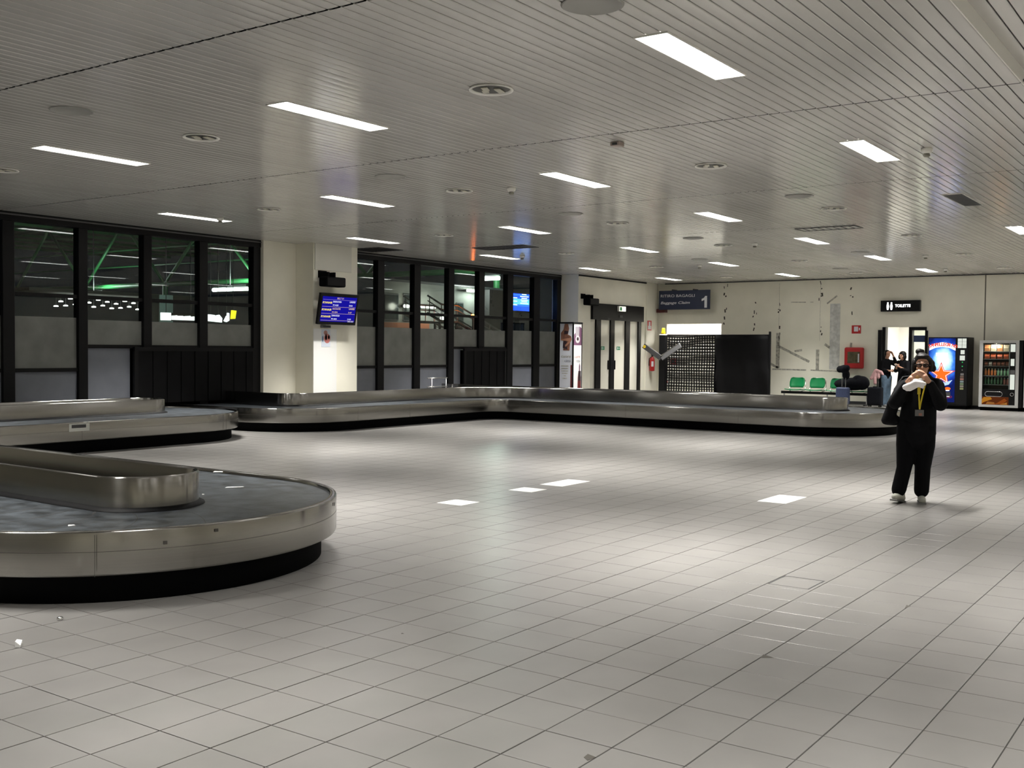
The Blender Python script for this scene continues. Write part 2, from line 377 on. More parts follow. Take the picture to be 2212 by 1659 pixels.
for y in (16.6, 14.9, 13.85, 13.0, 11.62, 10.6):
    for k in range(9):
        z = random.uniform(1.7, 3.85); yy = y+random.uniform(-.07, .07); h = random.uniform(.02, .12)
        if (y > 15 and z < 3.76) or (y < 11 and z < 2.6): continue
        mark(yy, z, yy+random.uniform(-.03, .03), z+h, random.uniform(.018, .05), M_mk3, 'plaster_chip')
mark(6.66, .1, 6.66, CEIL-.03, .035, mat('panel_joint', (.16, .15, .12), .8), 'panel_joint')
mark(13.0, 2.4, 13.0, 3.9, .008, M_mk1, 'panel_joint'); mark(11.62, 2.0, 11.62, 3.9, .008, M_mk1, 'panel_joint')

# ---- rooms behind the two openings of the back wall
M_store = mat('store_wall', (.85, .84, .80), .7)
sr = MB(); a, b, c, d = OPB
sr.box(36.4, 36.5, a-.6, b+.6, 0, 3.1); sr.box(XB+.2, 36.5, a-.7, a-.6, 0, 3.1); sr.box(XB+.2, 36.5, b+.6, b+.7, 0, 3.1); sr.box(XB+.2, 36.5, a-.7, b+.7, 3.0, 3.1); sr.box(XB+.2, 36.5, a-.7, b+.7, -.1, 0)
sr.build('wall_store', M_store, kind='structure')
cr = MB(); a, b, c, d = DRB
cr.box(36.9, 37.0, a-1.2, b+.9, 0, 2.8); cr.box(XB+.2, 37, a-1.3, a-1.2, 0, 2.8); cr.box(XB+.2, 37, b+.3, b+.4, 0, 2.8); cr.box(XB+.2, 37, a-1.3, b+.4, 2.7, 2.8); cr.box(XB+.2, 37, a-1.3, b+.4, -.1, 0)
cr.build('wall_corridor', M_store, kind='structure')
def lamp_light(name, loc, sx, sy, W, spread=math.pi, col=LAMP_COL, parent=None):
    d = bpy.data.lights.new(name, 'AREA'); d.shape = 'RECTANGLE'; d.size = sx; d.size_y = sy; d.energy = W; d.spread = spread; d.color = col
    o = bpy.data.objects.new(name, d); COL.objects.link(o)
    if parent is not None: o.parent = parent; o.location = Vector(loc)-parent_loc(parent)
    else: o.location = loc
    return o
for nm, lab, x, y, z, W in (('store_light', 'bright ceiling lamp inside the store room behind the netting', 35.3, 16.0, 2.99, 150), ('corridor_light', 'ceiling lamp in the toilet corridor behind the doorway', 35.0, 8.3, 2.69, 75)):
    t = thing(nm, lab, 'ceiling light', (x, y, z))
    B(x-.62, x+.62, y-.16, y+.16, z-.04, z+.01).build('housing', M_white, t); B(x-.58, x+.58, y-.12, y+.12, z-.045, z-.04).build('diffuser', M_lamp, t)
    lamp_light('tube_light', (x, y, z-.06), 1.1, .22, W, parent=t)
sh = thing('roller_shutter', 'grey slatted roller shutter half closing the hatch behind the netting', 'shutter', (XB+.12, 16.1, OPB[2]))
M_shut = mat('shutter_grey', (.30, .29, .25), .6)
for k in range(17):
    z = OPB[2]+k*.108; B(XB+.10, XB+.13, OPB[0], OPB[1], z, z+.10).build('slat', M_shut, sh, bevel=.008, seg=1)
B(XB+.09, XB+.14, OPB[0], OPB[1], OPB[2]+17*.108, OPB[2]+17*.108+.03).build('top_rail', M_dkgrey, sh)

# ---- window wall
M_edge = mat('frame_edge', (.10, .10, .10), .4)
def window(name, mull, bays, top=3.84):
    win = bpy.data.objects.new(name, None); COL.objects.link(win); win['kind'] = 'structure'
    x0, x1 = mull[0][0], mull[-1][1]
    B(x0, x1, YW-.10, YW+.10, top, CEIL+.01).build('head_rail', M_black, win)
    B(x0, x1, YW-.115, YW-.10, CEIL-.06, CEIL-.035).build('head_bead', M_edge, win)
    B(x0, x1, YW-.08, YW+.08, 0, .06).build('sill_rail', M_black, win)
    for a, b in mull: B(a, b, YW-.09, YW+.09, .06, top).build('mullion', M_black, win, bevel=.006, seg=1)
    for i, (low, rail, film) in enumerate(bays):
        a, b = mull[i][1], mull[i+1][0]
        B(a, b, YW-.055, YW+.055, rail-.07, rail).build('lower_rail', M_black, win)
        B(a, b, YW-.05, YW+.05, 2.52, 2.59).build('transom', M_black, win)
        B(a, b, YW-.006, YW+.006, rail, film).build('frosted_pane', M_frost, win)
        B(a, b, YW-.005, YW+.005, film, 2.52).build('pane', M_glass, win)
        B(a, b, YW-.005, YW+.005, 2.59, top).build('pane', M_glass, win)
        for p0, p1 in low: B(p0, p1, YW-.012, YW+.012, .06, rail-.07).build('infill_panel', M_panel, win)
    return win
mL = [(7.2, 7.4), (8.68, 8.88), (10.13, 10.35), (11.60, 11.79), (13.02, 13.21), (14.38, 14.59), (15.83, 16.03)]
window('window_1', mL, [([(7.4, 8.68)], 1.22, 2.16), ([(8.88, 10.13)], 1.22, 2.16), ([(10.35, 11.60)], 1.22, 2.16), ([(11.79, 12.75)], 1.66, 2.13), ([], 1.66, 2.13), ([], 1.66, 2.12)])
mR = [(18.42, 18.6), (19.86, 20.10), (21.27, 21.52), (22.71, 22.95), (24.09, 24.35), (25.48, 25.77), (26.87, 27.2), (28.18, 28.4)]
window('window_2', mR, [([(18.6, 19.86)], 1.20, 2.17), ([(20.1, 21.27)], 1.20, 2.17), ([(21.52, 22.71)], 1.20, 2.17), ([(22.95, 23.33)], 1.70, 2.18), ([(25.37, 25.48)], 1.70, 2.18), ([(25.77, 26.87)], 1.18, 2.2), ([(27.2, 28.18)], 1.18, 2.2)])
# mullion remnants below the rail are hidden by the strip curtains of the belt openings
def curtain(label, x0, x1, ztop):
    t = thing('strip_curtain', label, 'curtain', ((x0+x1)/2, YW-.13, 0))
    B(x0, x1, YW-.16, YW-.10, ztop-.08, ztop).build('hanging_rail', M_black, t)
    B(x0, x0+.09, YW-.15, YW-.09, .0, ztop-.08).build('jamb', M_black, t); B(x1-.09, x1, YW-.15, YW-.09, .0, ztop-.08).build('jamb', M_black, t)
    n = int((x1-x0-.18)/.17); wd = (x1-x0-.18)/n
    for i in range(n):
        a = x0+.09+i*wd; off = (i % 2)*.012
        B(a+.004, a+wd-.002, YW-.145+off, YW-.138+off, .5, ztop-.08).build('strip', M_rub, t)
curtain('wide black rubber strip curtain over the belt opening beside the pale column', 12.76, 15.84, 1.62)
curtain('narrow black rubber strip curtain over the belt opening near the advertising totem', 23.34, 25.36, 1.66)
tn = MB()
for x0, x1 in ((12.7, 15.9), (23.2, 25.5)): tn.box(x0, x1, YW+.12, YW+1.2, .0, 1.6)
tn.build('wall_dark_fill', M_matte, kind='structure')  # solid black blocks stand in for the dark inside the belt openings

# ---- sliding entrance doors (door_1) in the end wall
d1 = bpy.data.objects.new('door_1', None); COL.objects.link(d1); d1['kind'] = 'structure'
B(29.16, 32.58, 17.38, 17.60, 2.62, 3.14).build('header', M_black, d1)
M_leaf = mat('cream_leaf', (.78, .76, .66), .18, spec=.5)  # opaque cream stands in for the lit corridor behind the glass
for a, b in ((29.46, 29.76), (30.40, 30.65), (31.41, 31.70), (32.31, 32.47)): B(a, b, 17.43, 17.56, 0, 2.62).build('post', M_black, d1)
for a, b in ((29.16, 29.46), (29.76, 30.40), (30.65, 31.41), (31.70, 32.31), (32.47, 32.58)):
    B(a, b, 17.49, 17.51, 0, 2.62).build('leaf_panel', M_leaf, d1)
for a in (29.87, 30.90):
    g = B(a, a+.22, 17.484, 17.49, 1.65, 1.76).build('exit_sticker', M_green, d1)
    B(a+.03, a+.09, 17.482, 17.484, 1.67, 1.74).build('sticker_symbol', M_wtext, g); B(a+.13, a+.18, 17.482, 17.484, 1.69, 1.72).build('sticker_symbol', M_wtext, g)
for x in (30.3, 30.72): B(x, x+.03, 17.44, 17.49, 1.0, 1.3).build('door_pull', M_black, d1)
ex = thing('exit_sign', 'small lit exit sign on the black header of the sliding doors', 'sign', (30.95, 17.36, 2.94))
B(30.72, 31.18, 17.31, 17.38, 2.92, 3.10).build('sign_body', M_white, ex, bevel=.008); B(30.74, 31.16, 17.305, 17.31, 2.935, 3.085).build('sign_face', emit('exit_glow', (1, 1, .75), 1.8), ex)
B(30.76, 30.90, 17.302, 17.305, 2.95, 3.07).build('pictogram', mat('exit_mark', (.05, .35, .12), .5), ex)
B(30.85, 31.05, 17.36, 17.38, 2.72, 2.80).build('motion_sensor', M_dkgrey, d1)

# ---- toilet doorway (door_2): black posts, open glass leaf
d2 = bpy.data.objects.new('door_2', None); COL.objects.link(d2); d2['kind'] = 'structure'
B(XB-.06, XB-.01, 9.64, 9.75, 0, 2.35).build('outer_post', M_black, d2)
B(XB-.05, XB+.2, 9.52, 9.62, 0, 2.44).build('post', M_black, d2)
B(XB-.05, XB+.2, 8.72, 8.82, 0, 2.44).build('post', M_black, d2)
B(XB-.05, XB+.2, 8.30, 8.34, 0, 2.44).build('post', M_black, d2); B(XB-.06, XB-.01, 8.26, 8.32, 0, 2.33).build('outer_post', M_black, d2)
B(XB-.05, XB+.2, 8.34, 8.72, 2.34, 2.44).build('rail', M_black, d2); B(XB-.05, XB+.2, 8.34, 8.72, 0, .1).build('rail', M_black, d2)
B(XB+.05, XB+.06, 8.34, 8.72, .1, 2.34).build('pane', M_dglass, d2)
B(XB+.042, XB+.05, 8.36, 8.70, 1.98, 2.18).build('door_notice', mat('notice_blue', (.03, .06, .16), .5), d2)
B(XB-.01, XB+.2, 9.62, 9.66, 0, 2.44).build('reveal', M_white, d2)

# ================================================================ CEILING THINGS
LX = [7.8+4.74*i for i in range(-2, 6)]; LY = [-4.4, -.35, 3.75, 7.77, 11.87, 15.9]
M_lv = mat('dark_louvre', (.06, .06, .06), .5, metal=.4)
def ceiling_light(x, y, z, on=True, lab=None, level=1.0):
    if on and lab: t = thing('ceiling_light', lab, 'ceiling light', (x, y, z))
    elif on: t = thing('ceiling_light', 'long lit white light panel set flush in the slatted ceiling', 'ceiling light', (x, y, z), 'lit ceiling light panels')
    else: t = thing('ceiling_light', 'switched-off dark louvred light panel in the slatted ceiling', 'ceiling light', (x, y, z))
    f = MB(); hx, hy = .735, .145
    f.box(x-hx, x+hx, y-hy, y-hy+.012, z-.012, z); f.box(x-hx, x+hx, y+hy-.012, y+hy, z-.012, z); f.box(x-hx, x-hx+.012, y-hy+.012, y+hy-.012, z-.012, z); f.box(x+hx-.012, x+hx, y-hy+.012, y+hy-.012, z-.012, z)
    f.build('frame', M_white, t)
    B(x-hx+.012, x+hx-.012, y-hy+.012, y+hy-.012, z-.007, z-.001).build('diffuser', M_lamp if on else M_lv, t)
    if on: lamp_light('tube_light', (x, y, z-.02), 1.40, .24, LAMP_W*level, LAMP_SPREAD, parent=t)
    else:
        for k in range(-8, 9): B(x+k*.083-.004, x+k*.083+.004, y-hy+.014, y+hy-.014, z-.012, z-.007).build('louvre_blade', M_grey, t)
LAMP_LABEL = {(3, 5): 'lit ceiling light panel with a smoke detector under its end above the left carousel', (4, 5): 'lit ceiling light panel just in front of the pale column with the blue screen',
    (5, 5): 'lit ceiling light panel by the window wall above the long angled carousel', (6, 5): 'lit ceiling light panel in front of the advertising totem', (7, 5): 'lit ceiling light panel in front of the navy baggage claim sign',
    (7, 3): 'lit ceiling light panel in front of the glowing toilet sign', (7, 4): 'lit ceiling light panel in front of the stained stretch of back wall'}
for i, x in enumerate(LX):
    for j, y in enumerate(LY):
        if i == 0 and y > 0: continue                 # none above the bay behind the viewer
        ceiling_light(x, y, CEIL if y > PY0 else CEIL+.12, not (i == 4 and j == 2), LAMP_LABEL.get((i, j)), .5 if (i, j) == (1, 2) else 1.0)
# round recessed downlights (out of use): rim, dark bowl, pale bulb stubs
dl = thing('recessed_downlight', 'round unlit downlight with a pale rim and dark bowl in the slatted ceiling', 'downlight', (7.76, 5.72, CEIL), 'round unlit downlights')
x, y, z = 7.76, 5.72, CEIL
MB().lathe([(.195, 0), (.205, -.012), (.20, -.020), (.18, -.016), (.172, -.002), (.172, 0)], (x, y, z), 32).build('rim', M_white, dl, smooth=True)
MB().lathe([(.170, -.001), (.170, -.004), (.02, -.003)], (x, y, z), 28).build('bowl', mat('bowl_shade', (.05, .048, .042), .35, metal=.5), dl)  # flat disc, coloured dark for the shade of a deep recess
for k, (dx, dy, s) in enumerate(((-.05, .03, .05), (.07, -.04, .07), (.02, .08, .04))):
    MB().obox((x+dx, y+dy, z-.010), (s, .02, 0), (-.01, .028, 0), (0, 0, .006)).build('bulb', mat('bulb_glass', (.62, .60, .50), .3), dl, bevel=.004)
for i, gx in enumerate([3.0, 7.76, 12.45, 17.2, 21.95, 26.7, 31.45]):
    for gy in (5.72, 9.75, 13.86):
        if i == 1 and gy == 5.72: continue
        copy_tree(dl, None, (gx, gy, CEIL))
sp = thing('ceiling_speaker', 'round grey perforated speaker grille in the slatted ceiling', 'speaker', (6.19, 9.77, CEIL), 'round ceiling speakers')
MB().lathe([(.21, 0), (.215, -.006), (.20, -.012), (.195, -.008)], (6.19, 9.77, CEIL), 32).build('rim', mat('speaker_rim', (.33, .325, .30), .5), sp, smooth=True)
MB().lathe([(.195, 0), (.195, -.006), (.01, -.007)], (6.19, 9.77, CEIL), 28).build('grille', mat('speaker_grille', (.17, .165, .15), .7, bump=(400, .5)), sp)
for gx, gy in ((6.25, 3.76), (10.95, 9.77), (15.6, 9.77), (15.6, 5.72), (20.3, 9.7), (25.1, 7.7), (25.1, 11.8), (29.8, 9.7)): copy_tree(sp, None, (gx, gy, CEIL))
sd = thing('smoke_detector', 'small white domed smoke detector hanging from the slatted ceiling', 'smoke detector', (12.72, 3.17, CEIL), 'smoke detectors')
MB().lathe([(.062, 0), (.066, -.02), (.055, -.05), (.035, -.062)], (12.72, 3.17, CEIL), 20).build('base', M_white, sd, smooth=True)
MB().lathe([(.034, -.062), (.034, -.075), (.042, -.078), (.03, -.10), (.012, -.106)], (12.72, 3.17, CEIL), 16).build('sensor_head', mat('detector_head', (.25, .24, .2), .5), sd, smooth=True)
for gx, gy in ((12.66, 8.95), (22.0, 15.2), (12.8, 15.55), (21.9, 9.0), (26.6, 6.6), (31.2, 7.2), (26.8, 12.6)): copy_tree(sd, None, (gx, gy, CEIL))
ms = thing('ceiling_sensor', 'small reddish-grey box sensor under the slatted ceiling', 'sensor', (10.52, 5.98, CEIL))
B(10.46, 10.58, 5.92, 6.04, CEIL-.05, CEIL).build('sensor_body', mat('sensor_shell', (.33, .27, .24), .5), ms, bevel=.01)
B(10.455, 10.46, 5.95, 6.01, CEIL-.04, CEIL-.015).build('lens', M_dkgrey, ms)
def vent(label, x0, x1, y0, y1, m, frame=M_grey):
    t = thing('ceiling_vent', label, 'vent', ((x0+x1)/2, (y0+y1)/2, CEIL)); f = MB(); z = CEIL
    f.box(x0, x1, y0, y0+.025, z-.012, z); f.box(x0, x1, y1-.025, y1, z-.012, z); f.box(x0, x0+.025, y0+.025, y1-.025, z-.012, z); f.box(x1-.025, x1, y0+.025, y1-.025, z-.012, z)
    f.build('frame', frame, t)
    B(x0+.025, x1-.025, y0+.025, y1-.025, z-.004, z-.0005).build('backing', m, t)
    n = max(3, int((y1-y0)/.13))
    for k in range(1, n): B(x0+.03, x1-.03, y0+(y1-y0)*k/n-.006, y0+(y1-y0)*k/n+.006, z-.011, z-.004).build('vane', frame, t)
vent('square black air vent in the ceiling beside the pale column', 18.5, 19.35, 16.85, 17.85, M_matte, M_dkgrey)
vent('dark grey square air vent in the ceiling near the window wall', 19.72, 20.35, 13.6, 15.05, M_dkgrey, M_dkgrey)
vent('pale outlined access hatch in the ceiling near the back wall', 19.7, 20.2, 6.15, 7.3, mat('hatch_face', (.50, .49, .45), .35), M_dkgrey)

# ================================================================ CARRYING BELTS
M_band_line = mat('band_seam', (.06, .055, .05), .5)
def carousel(label, outer, guard, closed, z_rim, z_band, z_guard, joints, loc):
    t = thing('baggage_carousel', label, 'carousel', loc)
    zb = z_rim-.028
    sweep('rim_band', outer, [(-.055, zb-.004), (-.055, z_rim-.006), (-.048, z_rim), (-.010, z_rim), (-.003, z_rim-.003), (0, z_rim-.011), (0, z_band+.02), (-.006, z_band+.006), (-.02, z_band), (-.14, z_band)], M_steel, t, closed)
    sweep('seam_line', outer, [(.0006, z_band+(z_rim-z_band)*.545), (.0012, z_band+(z_rim-z_band)*.545+.0015), (.0006, z_band+(z_rim-z_band)*.545+.003)], M_band_line, t, closed)
    sweep('kick_base', outer, [(-.12, z_band+.001), (-.12, .0), (-.2, 0)], M_matte, t, closed)
    sweep('belt', outer, [(-.05, zb), (-.5, zb+.001), (-.9, zb+.001), (-1.30, zb)], M_belt, t, closed)
    if closed:
        n = len(guard); bm = bmesh.new(); vs = [bm.verts.new((p[0], p[1], .24)) for p in guard]; es = [bm.edges.new((vs[i], vs[(i+1) % n])) for i in range(n)]
        bmesh.ops.triangle_fill(bm, edges=es, use_beauty=True); me = bpy.data.meshes.new('island_deck'); bm.normal_update(); bm.to_mesh(me); bm.free(); me.materials.append(M_dkgrey)
        link(bpy.data.objects.new('island_deck', me), t)
    M_pj = M_band_line; P = [Vector(p) for p in outer]; nP = len(P); acc = .3
    for i in range(nP if closed else nP-1):
        a, b = P[i], P[(i+1) % nP]; L = (b-a).length
        if L < 1e-4: continue
        d = (b-a)/L; n_ = Vector((d.y, -d.x)); q = acc
        while q < L:
            c = a+d*q; m = MB(); vs = []
            for k in range(9):
                u = k/8; p = c-n_*(.06+u*1.2)+d*.16*math.sin(math.pi*u)*(1 if u < 2 else 0)
                vs += [(p.x-d.x*.003, p.y-d.y*.003, zb+.0022), (p.x+d.x*.003, p.y+d.y*.003, zb+.0022)]
            m.add(vs, [(2*k, 2*k+1, 2*k+3, 2*k+2) for k in range(8)]); m.build('plate_joint', M_pj, t); q += .62
        acc = q-L
    sweep('guard_wall', guard, [(0, zb+.03), (0, z_guard-.012), (-.006, z_guard-.002), (-.016, z_guard), (-.028, z_guard-.004), (-.034, z_guard-.014), (-.034, zb)], M_steel, t, closed)
    sweep('guard_skirt', guard, [(.045, zb+.002), (.04, zb+.012), (.004, zb+.03), (-.01, zb+.03)], M_rub, t, closed)
    for (x, y, nx, ny) in joints:
        q = Vector((nx, ny, 0)).normalized(); s = Vector((-q.y, q.x, 0))
        MB().obox((x, y, (z_rim+z_band)/2), q*.0012, s*.0016, (0, 0, (z_rim-z_band)/2-.012)).build('joint', M_band_line, t)
    return t, zb
# near and middle-left: one L-shaped loop, its end towards the viewer
O2 = fillet([(3.34, 5.59, 1.65), (6.66, 5.59, 1.65), (6.66, 14.6, .5), (13.3, 14.6, 1.64), (13.3, 17.9, 1.64), (3.34, 17.9, 1.65)])
G2 = fillet([(4.55, 6.50, .40), (5.36, 6.50, .40), (5.36, 15.88, .6), (12.05, 15.88, .40), (12.05, 16.7, .40), (4.55, 16.7, .40)])
c2, zb2 = carousel('steel baggage carousel with a worn dark belt, its rounded end free of the window wall', O2, G2, True, .48, .19, .705,
                   [(6.15, 6.05, .71, -.71), (9.4, 14.6, 0, -1), (12.2, 14.66, .3, -1), (3.9, 5.93, -.6, -.8)], (5, 10, 0))
# far: arm along the window wall, inner corner, arm along the back
O1 = fillet([(13.8, 18.05, 0), (13.8, 14.75, 1.6), (20.22, 14.75, .5), (20.22, 5.85, 1.69), (23.62, 5.85, 1.69), (23.62, 18.05, 0)], closed=False)
G1 = fillet([(15.0, 18.05, 0), (15.0, 16.02, .45), (21.55, 16.02, 1.75), (21.55, 6.95, .41), (22.38, 6.95, .41), (22.38, 18.05, 0)], closed=False)
c1, zb1 = carousel('long angled steel baggage carousel running past the column to the netting screen', O1, G1, False, .46, .175, .70,
                   [(17.2, 14.75, 0, -1), (20.22, 11.2, -1, 0), (20.22, 8.6, -1, 0), (15.6, 14.75, 0, -1)], (18, 14, 0))
for x, y, z, w_ in ((4.60, 5.61, .435, .011), (4.28, 5.73, .385, .012), (5.95, 5.9, .43, .014), (6.32, 6.28, .40, .014)):
    n_ = Vector((x-5.0, y-7.24, 0)).normalized(); p = Vector((5.0, 7.24, 0))+n_*1.6615; p.z = z; s_ = Vector((-n_.y, n_.x, 0))
    MB().obox(p, n_*.001, s_*w_, (0, 0, w_*.9)).build('scuff', M_band_line, c2)
# sticker and litter
st = thing('notice_sticker', 'small white printed sticker on the side of the left carousel', 'sticker', (9.35, 14.598, .36))
B(9.18, 9.52, 14.595, 14.599, .345, .46).build('paper', mat('sticker_paper', (.55, .56, .52), .6), st); B(9.22, 9.46, 14.593, 14.595, .395, .445).build('print', M_dkgrey, st)
M_paper = mat('litter_paper', (.85, .85, .84), .6)
def litter(label, x, y, z, L, wd, ang, h=.003, name='paper_scrap'):
    o = MB(); d = Vector((math.cos(ang), math.sin(ang), 0)); n = Vector((-d.y, d.x, 0)); c = Vector((x, y, z+.0015))
    pts = [c-d*L/2-n*wd/2, c+d*L/2-n*wd*.4, c+d*L*.45+n*wd/2, c-d*L*.4+n*wd*.45]
    top = [p+Vector((0, 0, h*(1+.6*i % 2))) for i, p in enumerate(pts)]
    o.add(pts+top, [(3,2,1,0),(4,5,6,7),(0,1,5,4),(1,2,6,5),(2,3,7,6),(3,0,4,7)])
    tag(o.build(name, M_paper), label, 'litter')
litter('folded white paper scrap on the tiles in front of the near carousel', 3.17, 5.53, 0, .09, .03, .9, .012)
litter('long thin white paper strip lying on the carousel belt', 6.0, 7.1, zb2, .16, .012, -.6)
litter('torn white tag on the carousel rim', 6.48, 7.9, .48, .09, .03, -.9)
litter('tiny white fleck on the belt beside the guard end', 5.55, 6.95, zb2, .02, .015, .4)
litter('small white paper bit on the near stretch of belt', 4.05, 6.42, zb2, .045, .02, -.3)
bc = thing('crumpled_foil', 'small crumpled silver foil on the tiles by the near carousel', 'litter', (3.6, 6.0, 0))
MB().lathe([(.016, 0), (.019, .004), (.017, .016), (.008, .02)], (3.62, 5.86, 0), 12).build('foil', M_chrome, bc, smooth=True)

# ================================================================ COLUMN: screen, loudspeaker, poster
def loudspeaker(label, x, y, z, wd, yw):
    t = thing('loudspeaker', label, 'speaker', (x, y, z))
    B(x-wd/2, x+wd/2, y-.14, y+.12, z-.11, z+.11).build('cabinet', M_matte, t, bevel=.035, seg=3)
    B(x-wd/2+.03, x+wd/2-.03, y-.143, y-.138, z-.085, z+.085).build('grille', M_black, t)
    B(x-.19, x-.13, y-.05, yw, z+.11, z+.22).build('bracket', M_matte, t); B(x+.02, x+.06, y-.05, yw, z+.11, z+.22).build('bracket', M_matte, t)
    B(x-.19, x+.06, yw-.03, yw, z+.10, z+.26).build('bracket_plate', M_matte, t)
loudspeaker('black wall loudspeaker above the blue screen on the column', 17.33, 17.2, 3.125, .62, 17.46)
loudspeaker('black wall loudspeaker beside the sliding door header', 28.72, 17.2, 3.15, .58, 17.47)
scr = thing('information_screen', 'flat blue arrivals screen tilted forward on the pale column', 'screen', (17.45, 17.2, 2.4))
tl = math.radians(10); Rr = Vector((1, 0, 0)); Uu = Vector((0, -math.sin(tl), math.cos(tl))); Nn = Rr.cross(Uu); Cc = Vector((17.46, 17.12, 2.51))
MB().obox(Cc-Nn*.035, Rr*.61, Uu*.355, Nn*.035).build('bezel', M_black, scr, bevel=.01)
MB().obox(Cc+Nn*.002, Rr*.545, Uu*.285, Nn*.002).build('display', emit('screen_blue', (.008, .006, .30), 1.0), scr)
MB().obox((17.46, 17.30, 2.5), (.1, 0, 0), (0, .155, 0), (0, 0, .08)).build('wall_bracket', M_black, scr)
E_w = emit('screen_white', (.85, .85, 1), 1.1); E_y = emit('screen_yellow', (1, .80, .12), 1.1); E_o = emit('screen_orange', (.9, .62, .35), .9)
def st_(s, u, v, size, m, width=None, **k): return text(s, size, m, scr, Cc+Nn*.004+Rr*u+Uu*v, Rr, Uu, width, **k)
st_('BELT 01', -.09, .235, .05, E_o, .2)
for v in (.215, .055, -.10, -.255): MB().obox(Cc+Nn*.005+Uu*v, Rr*.53, Uu*.0022, Nn*.001).build('divider_line', emit('divider', (.5, .35, .75), .8) if v == .215 else E_o, scr)
rows = [('EINDHOVEN', 'FR 4628', 'LANDED', '20:25', .155, E_w), ('ALICANTE', 'FR 5094', 'LANDED', '21:07', -.005, E_o), ('ZARAGOZA', 'FR 4604', '', '21:00', -.16, E_w)]
for a, b, c, d, v, m in rows:
    st_('RYANAIR', -.535, v-.03, .062, E_y, .30, shear=.15, bold=.02)
    st_(a, -.21, v, .05, m, .26, bold=.015); st_(b, -.205, v-.075, .045, m, .17, bold=.01)
    if c: st_(c, .32, v+.01, .05, m, .185, bold=.015)
    st_(d, .31, v-.072, .045, m, .115, bold=.01)
st_('TIME 20:41', .32, -.285, .04, E_w, .19)
po = thing('poster_board', 'tall white poster board on the column under the blue screen', 'poster', (17.36, 17.45, 0))
B(16.998, 17.73, 17.448, 17.459, 0, 2.07).build('board', mat('poster_white', (.90, .90, .88), .5), po)
B(17.24, 17.52, 17.444, 17.448, 1.66, 2.06).build('print_area', mat('poster_tint', (.70, .76, .86), .5), po)
def blob2(pts): return [(p[0], p[1]) for p in pts]
circ = lambda cx, cz, r, s=1, n=16: [(cx+r*math.cos(2*math.pi*i/n), cz+s*r*math.sin(2*math.pi*i/n)) for i in range(n)]
for nm, poly, c in (('print_shape', circ(17.42, 1.85, .10, 1.1), (.62, .22, .20)), ('print_shape', circ(17.37, 1.98, .06, .9), (.55, .28, .24)), ('print_shape', circ(17.385, 1.87, .035, 1.6), (.88, .86, .86)), ('print_shape', circ(17.47, 1.88, .03, 1.4), (.86, .84, .86)), ('print_shape', circ(17.28, 1.84, .018, 4), (.12, .22, .38))):
    MB().prism(poly, (0, 17.442, 0), (1, 0, 0), (0, 0, 1), (0, .002, 0)).build(nm, mat(nm, c, .5), po)
jb = thing('junction_box', 'small dark grey box on the column between screen and poster', 'box', (17.35, 17.44, 2.09))
B(17.21, 17.50, 17.40, 17.459, 2.09, 2.15).build('case', M_grey, jb, bevel=.008); B(17.24, 17.47, 17.396, 17.40, 2.105, 2.135).build('cover', M_dkgrey, jb)
rail = thing('metal_railing', 'low grey tubular rail standing behind the carousel before the window wall', 'railing', (22.05, 17.8, 0))
for x in (21.62, 22.22): MB().tube([(x, 17.8, 0), (x, 17.8, .86)], .018).build('post', M_alu, rail, smooth=True)
for z in (.40, .63, .86): MB().tube([(21.45, 17.8, z), (22.27, 17.8, z)], .016).build('crossbar', M_alu, rail, smooth=True)

# ================================================================ ADVERTISING TOTEM
TXa, TYa, TW_, TH = 27.15, 16.86, .52, 2.46
to = thing('advertising_totem', 'square advertising totem with black edges and printed posters by the sliding doors', 'totem', (TXa+TW_/2, TYa+TW_/2, 0))
for dx in (0, TW_-.035):
    for dy in (0, TW_-.035): B(TXa+dx, TXa+dx+.035, TYa+dy, TYa+dy+.035, 0, TH).build('edge_post', M_black, to)
B(TXa-.006, TXa+TW_+.006, TYa-.006, TYa+TW_+.006, TH-.03, TH+.015).build('cap', M_black, to)
M_post = mat('poster_paper', (.62, .64, .70), .4)
B(TXa+.012, TXa+TW_-.012, TYa+.012, TYa+TW_-.012, .02, TH-.03).build('core', M_post, to)
pr = lambda nm, m, a: B(*a).build(nm, m, to)
M_sk = mat('print_brown', (.20, .09, .06), .5, noise=(9, .5)); M_sk2 = mat('print_dark', (.035, .02, .025), .5); M_sk3 = mat('print_tan', (.40, .20, .13), .5); M_pur = mat('print_purple', (.16, .07, .13), .5); M_wine = mat('print_wine', (.14, .02, .02), .4)
xf = TXa+.010                          # face towards the hall (-X)
def onX_(poly, m, nm='print_shape', th=.002): MB().prism(poly, (xf-th, TYa+TW_/2, 0), (0, -1, 0), (0, 0, 1), (th, 0, 0)).build(nm, m, to)
onX_([(-.10,1.62),(.12,1.62),(.14,1.85),(.2,1.95),(.17,2.05),(.06,2.10),(.10,2.28),(.06,2.42),(-.06,2.42),(-.10,2.25),(-.19,2.15),(-.19,1.97),(-.10,1.9)], M_sk)
onX_([(-.08,2.1),(.06,2.12),(.08,2.2),(-.07,2.22)], M_sk2, th=.003); onX_([(-.12,1.70),(.05,1.64),(.02,1.92),(-.10,1.9)], M_sk2, th=.003); onX_([(-.2,1.96),(.16,2.0),(.2,1.95),(.14,1.86),(-.02,1.72),(-.04,1.78),(.1,1.9),(-.18,1.92)], M_sk3, th=.0035)
onX_([(.165, .05), (.215, .05), (.215, 1.18), (.165, 1.18)], M_wine)
yf = TYa+.010
def onY_(poly, m, nm='print_shape', th=.002): MB().prism(poly, (TXa+TW_/2, yf-th, 0), (1, 0, 0), (0, 0, 1), (0, th, 0)).build(nm, m, to)
M_pw = mat('poster_white2', (.86, .86, .86), .4)
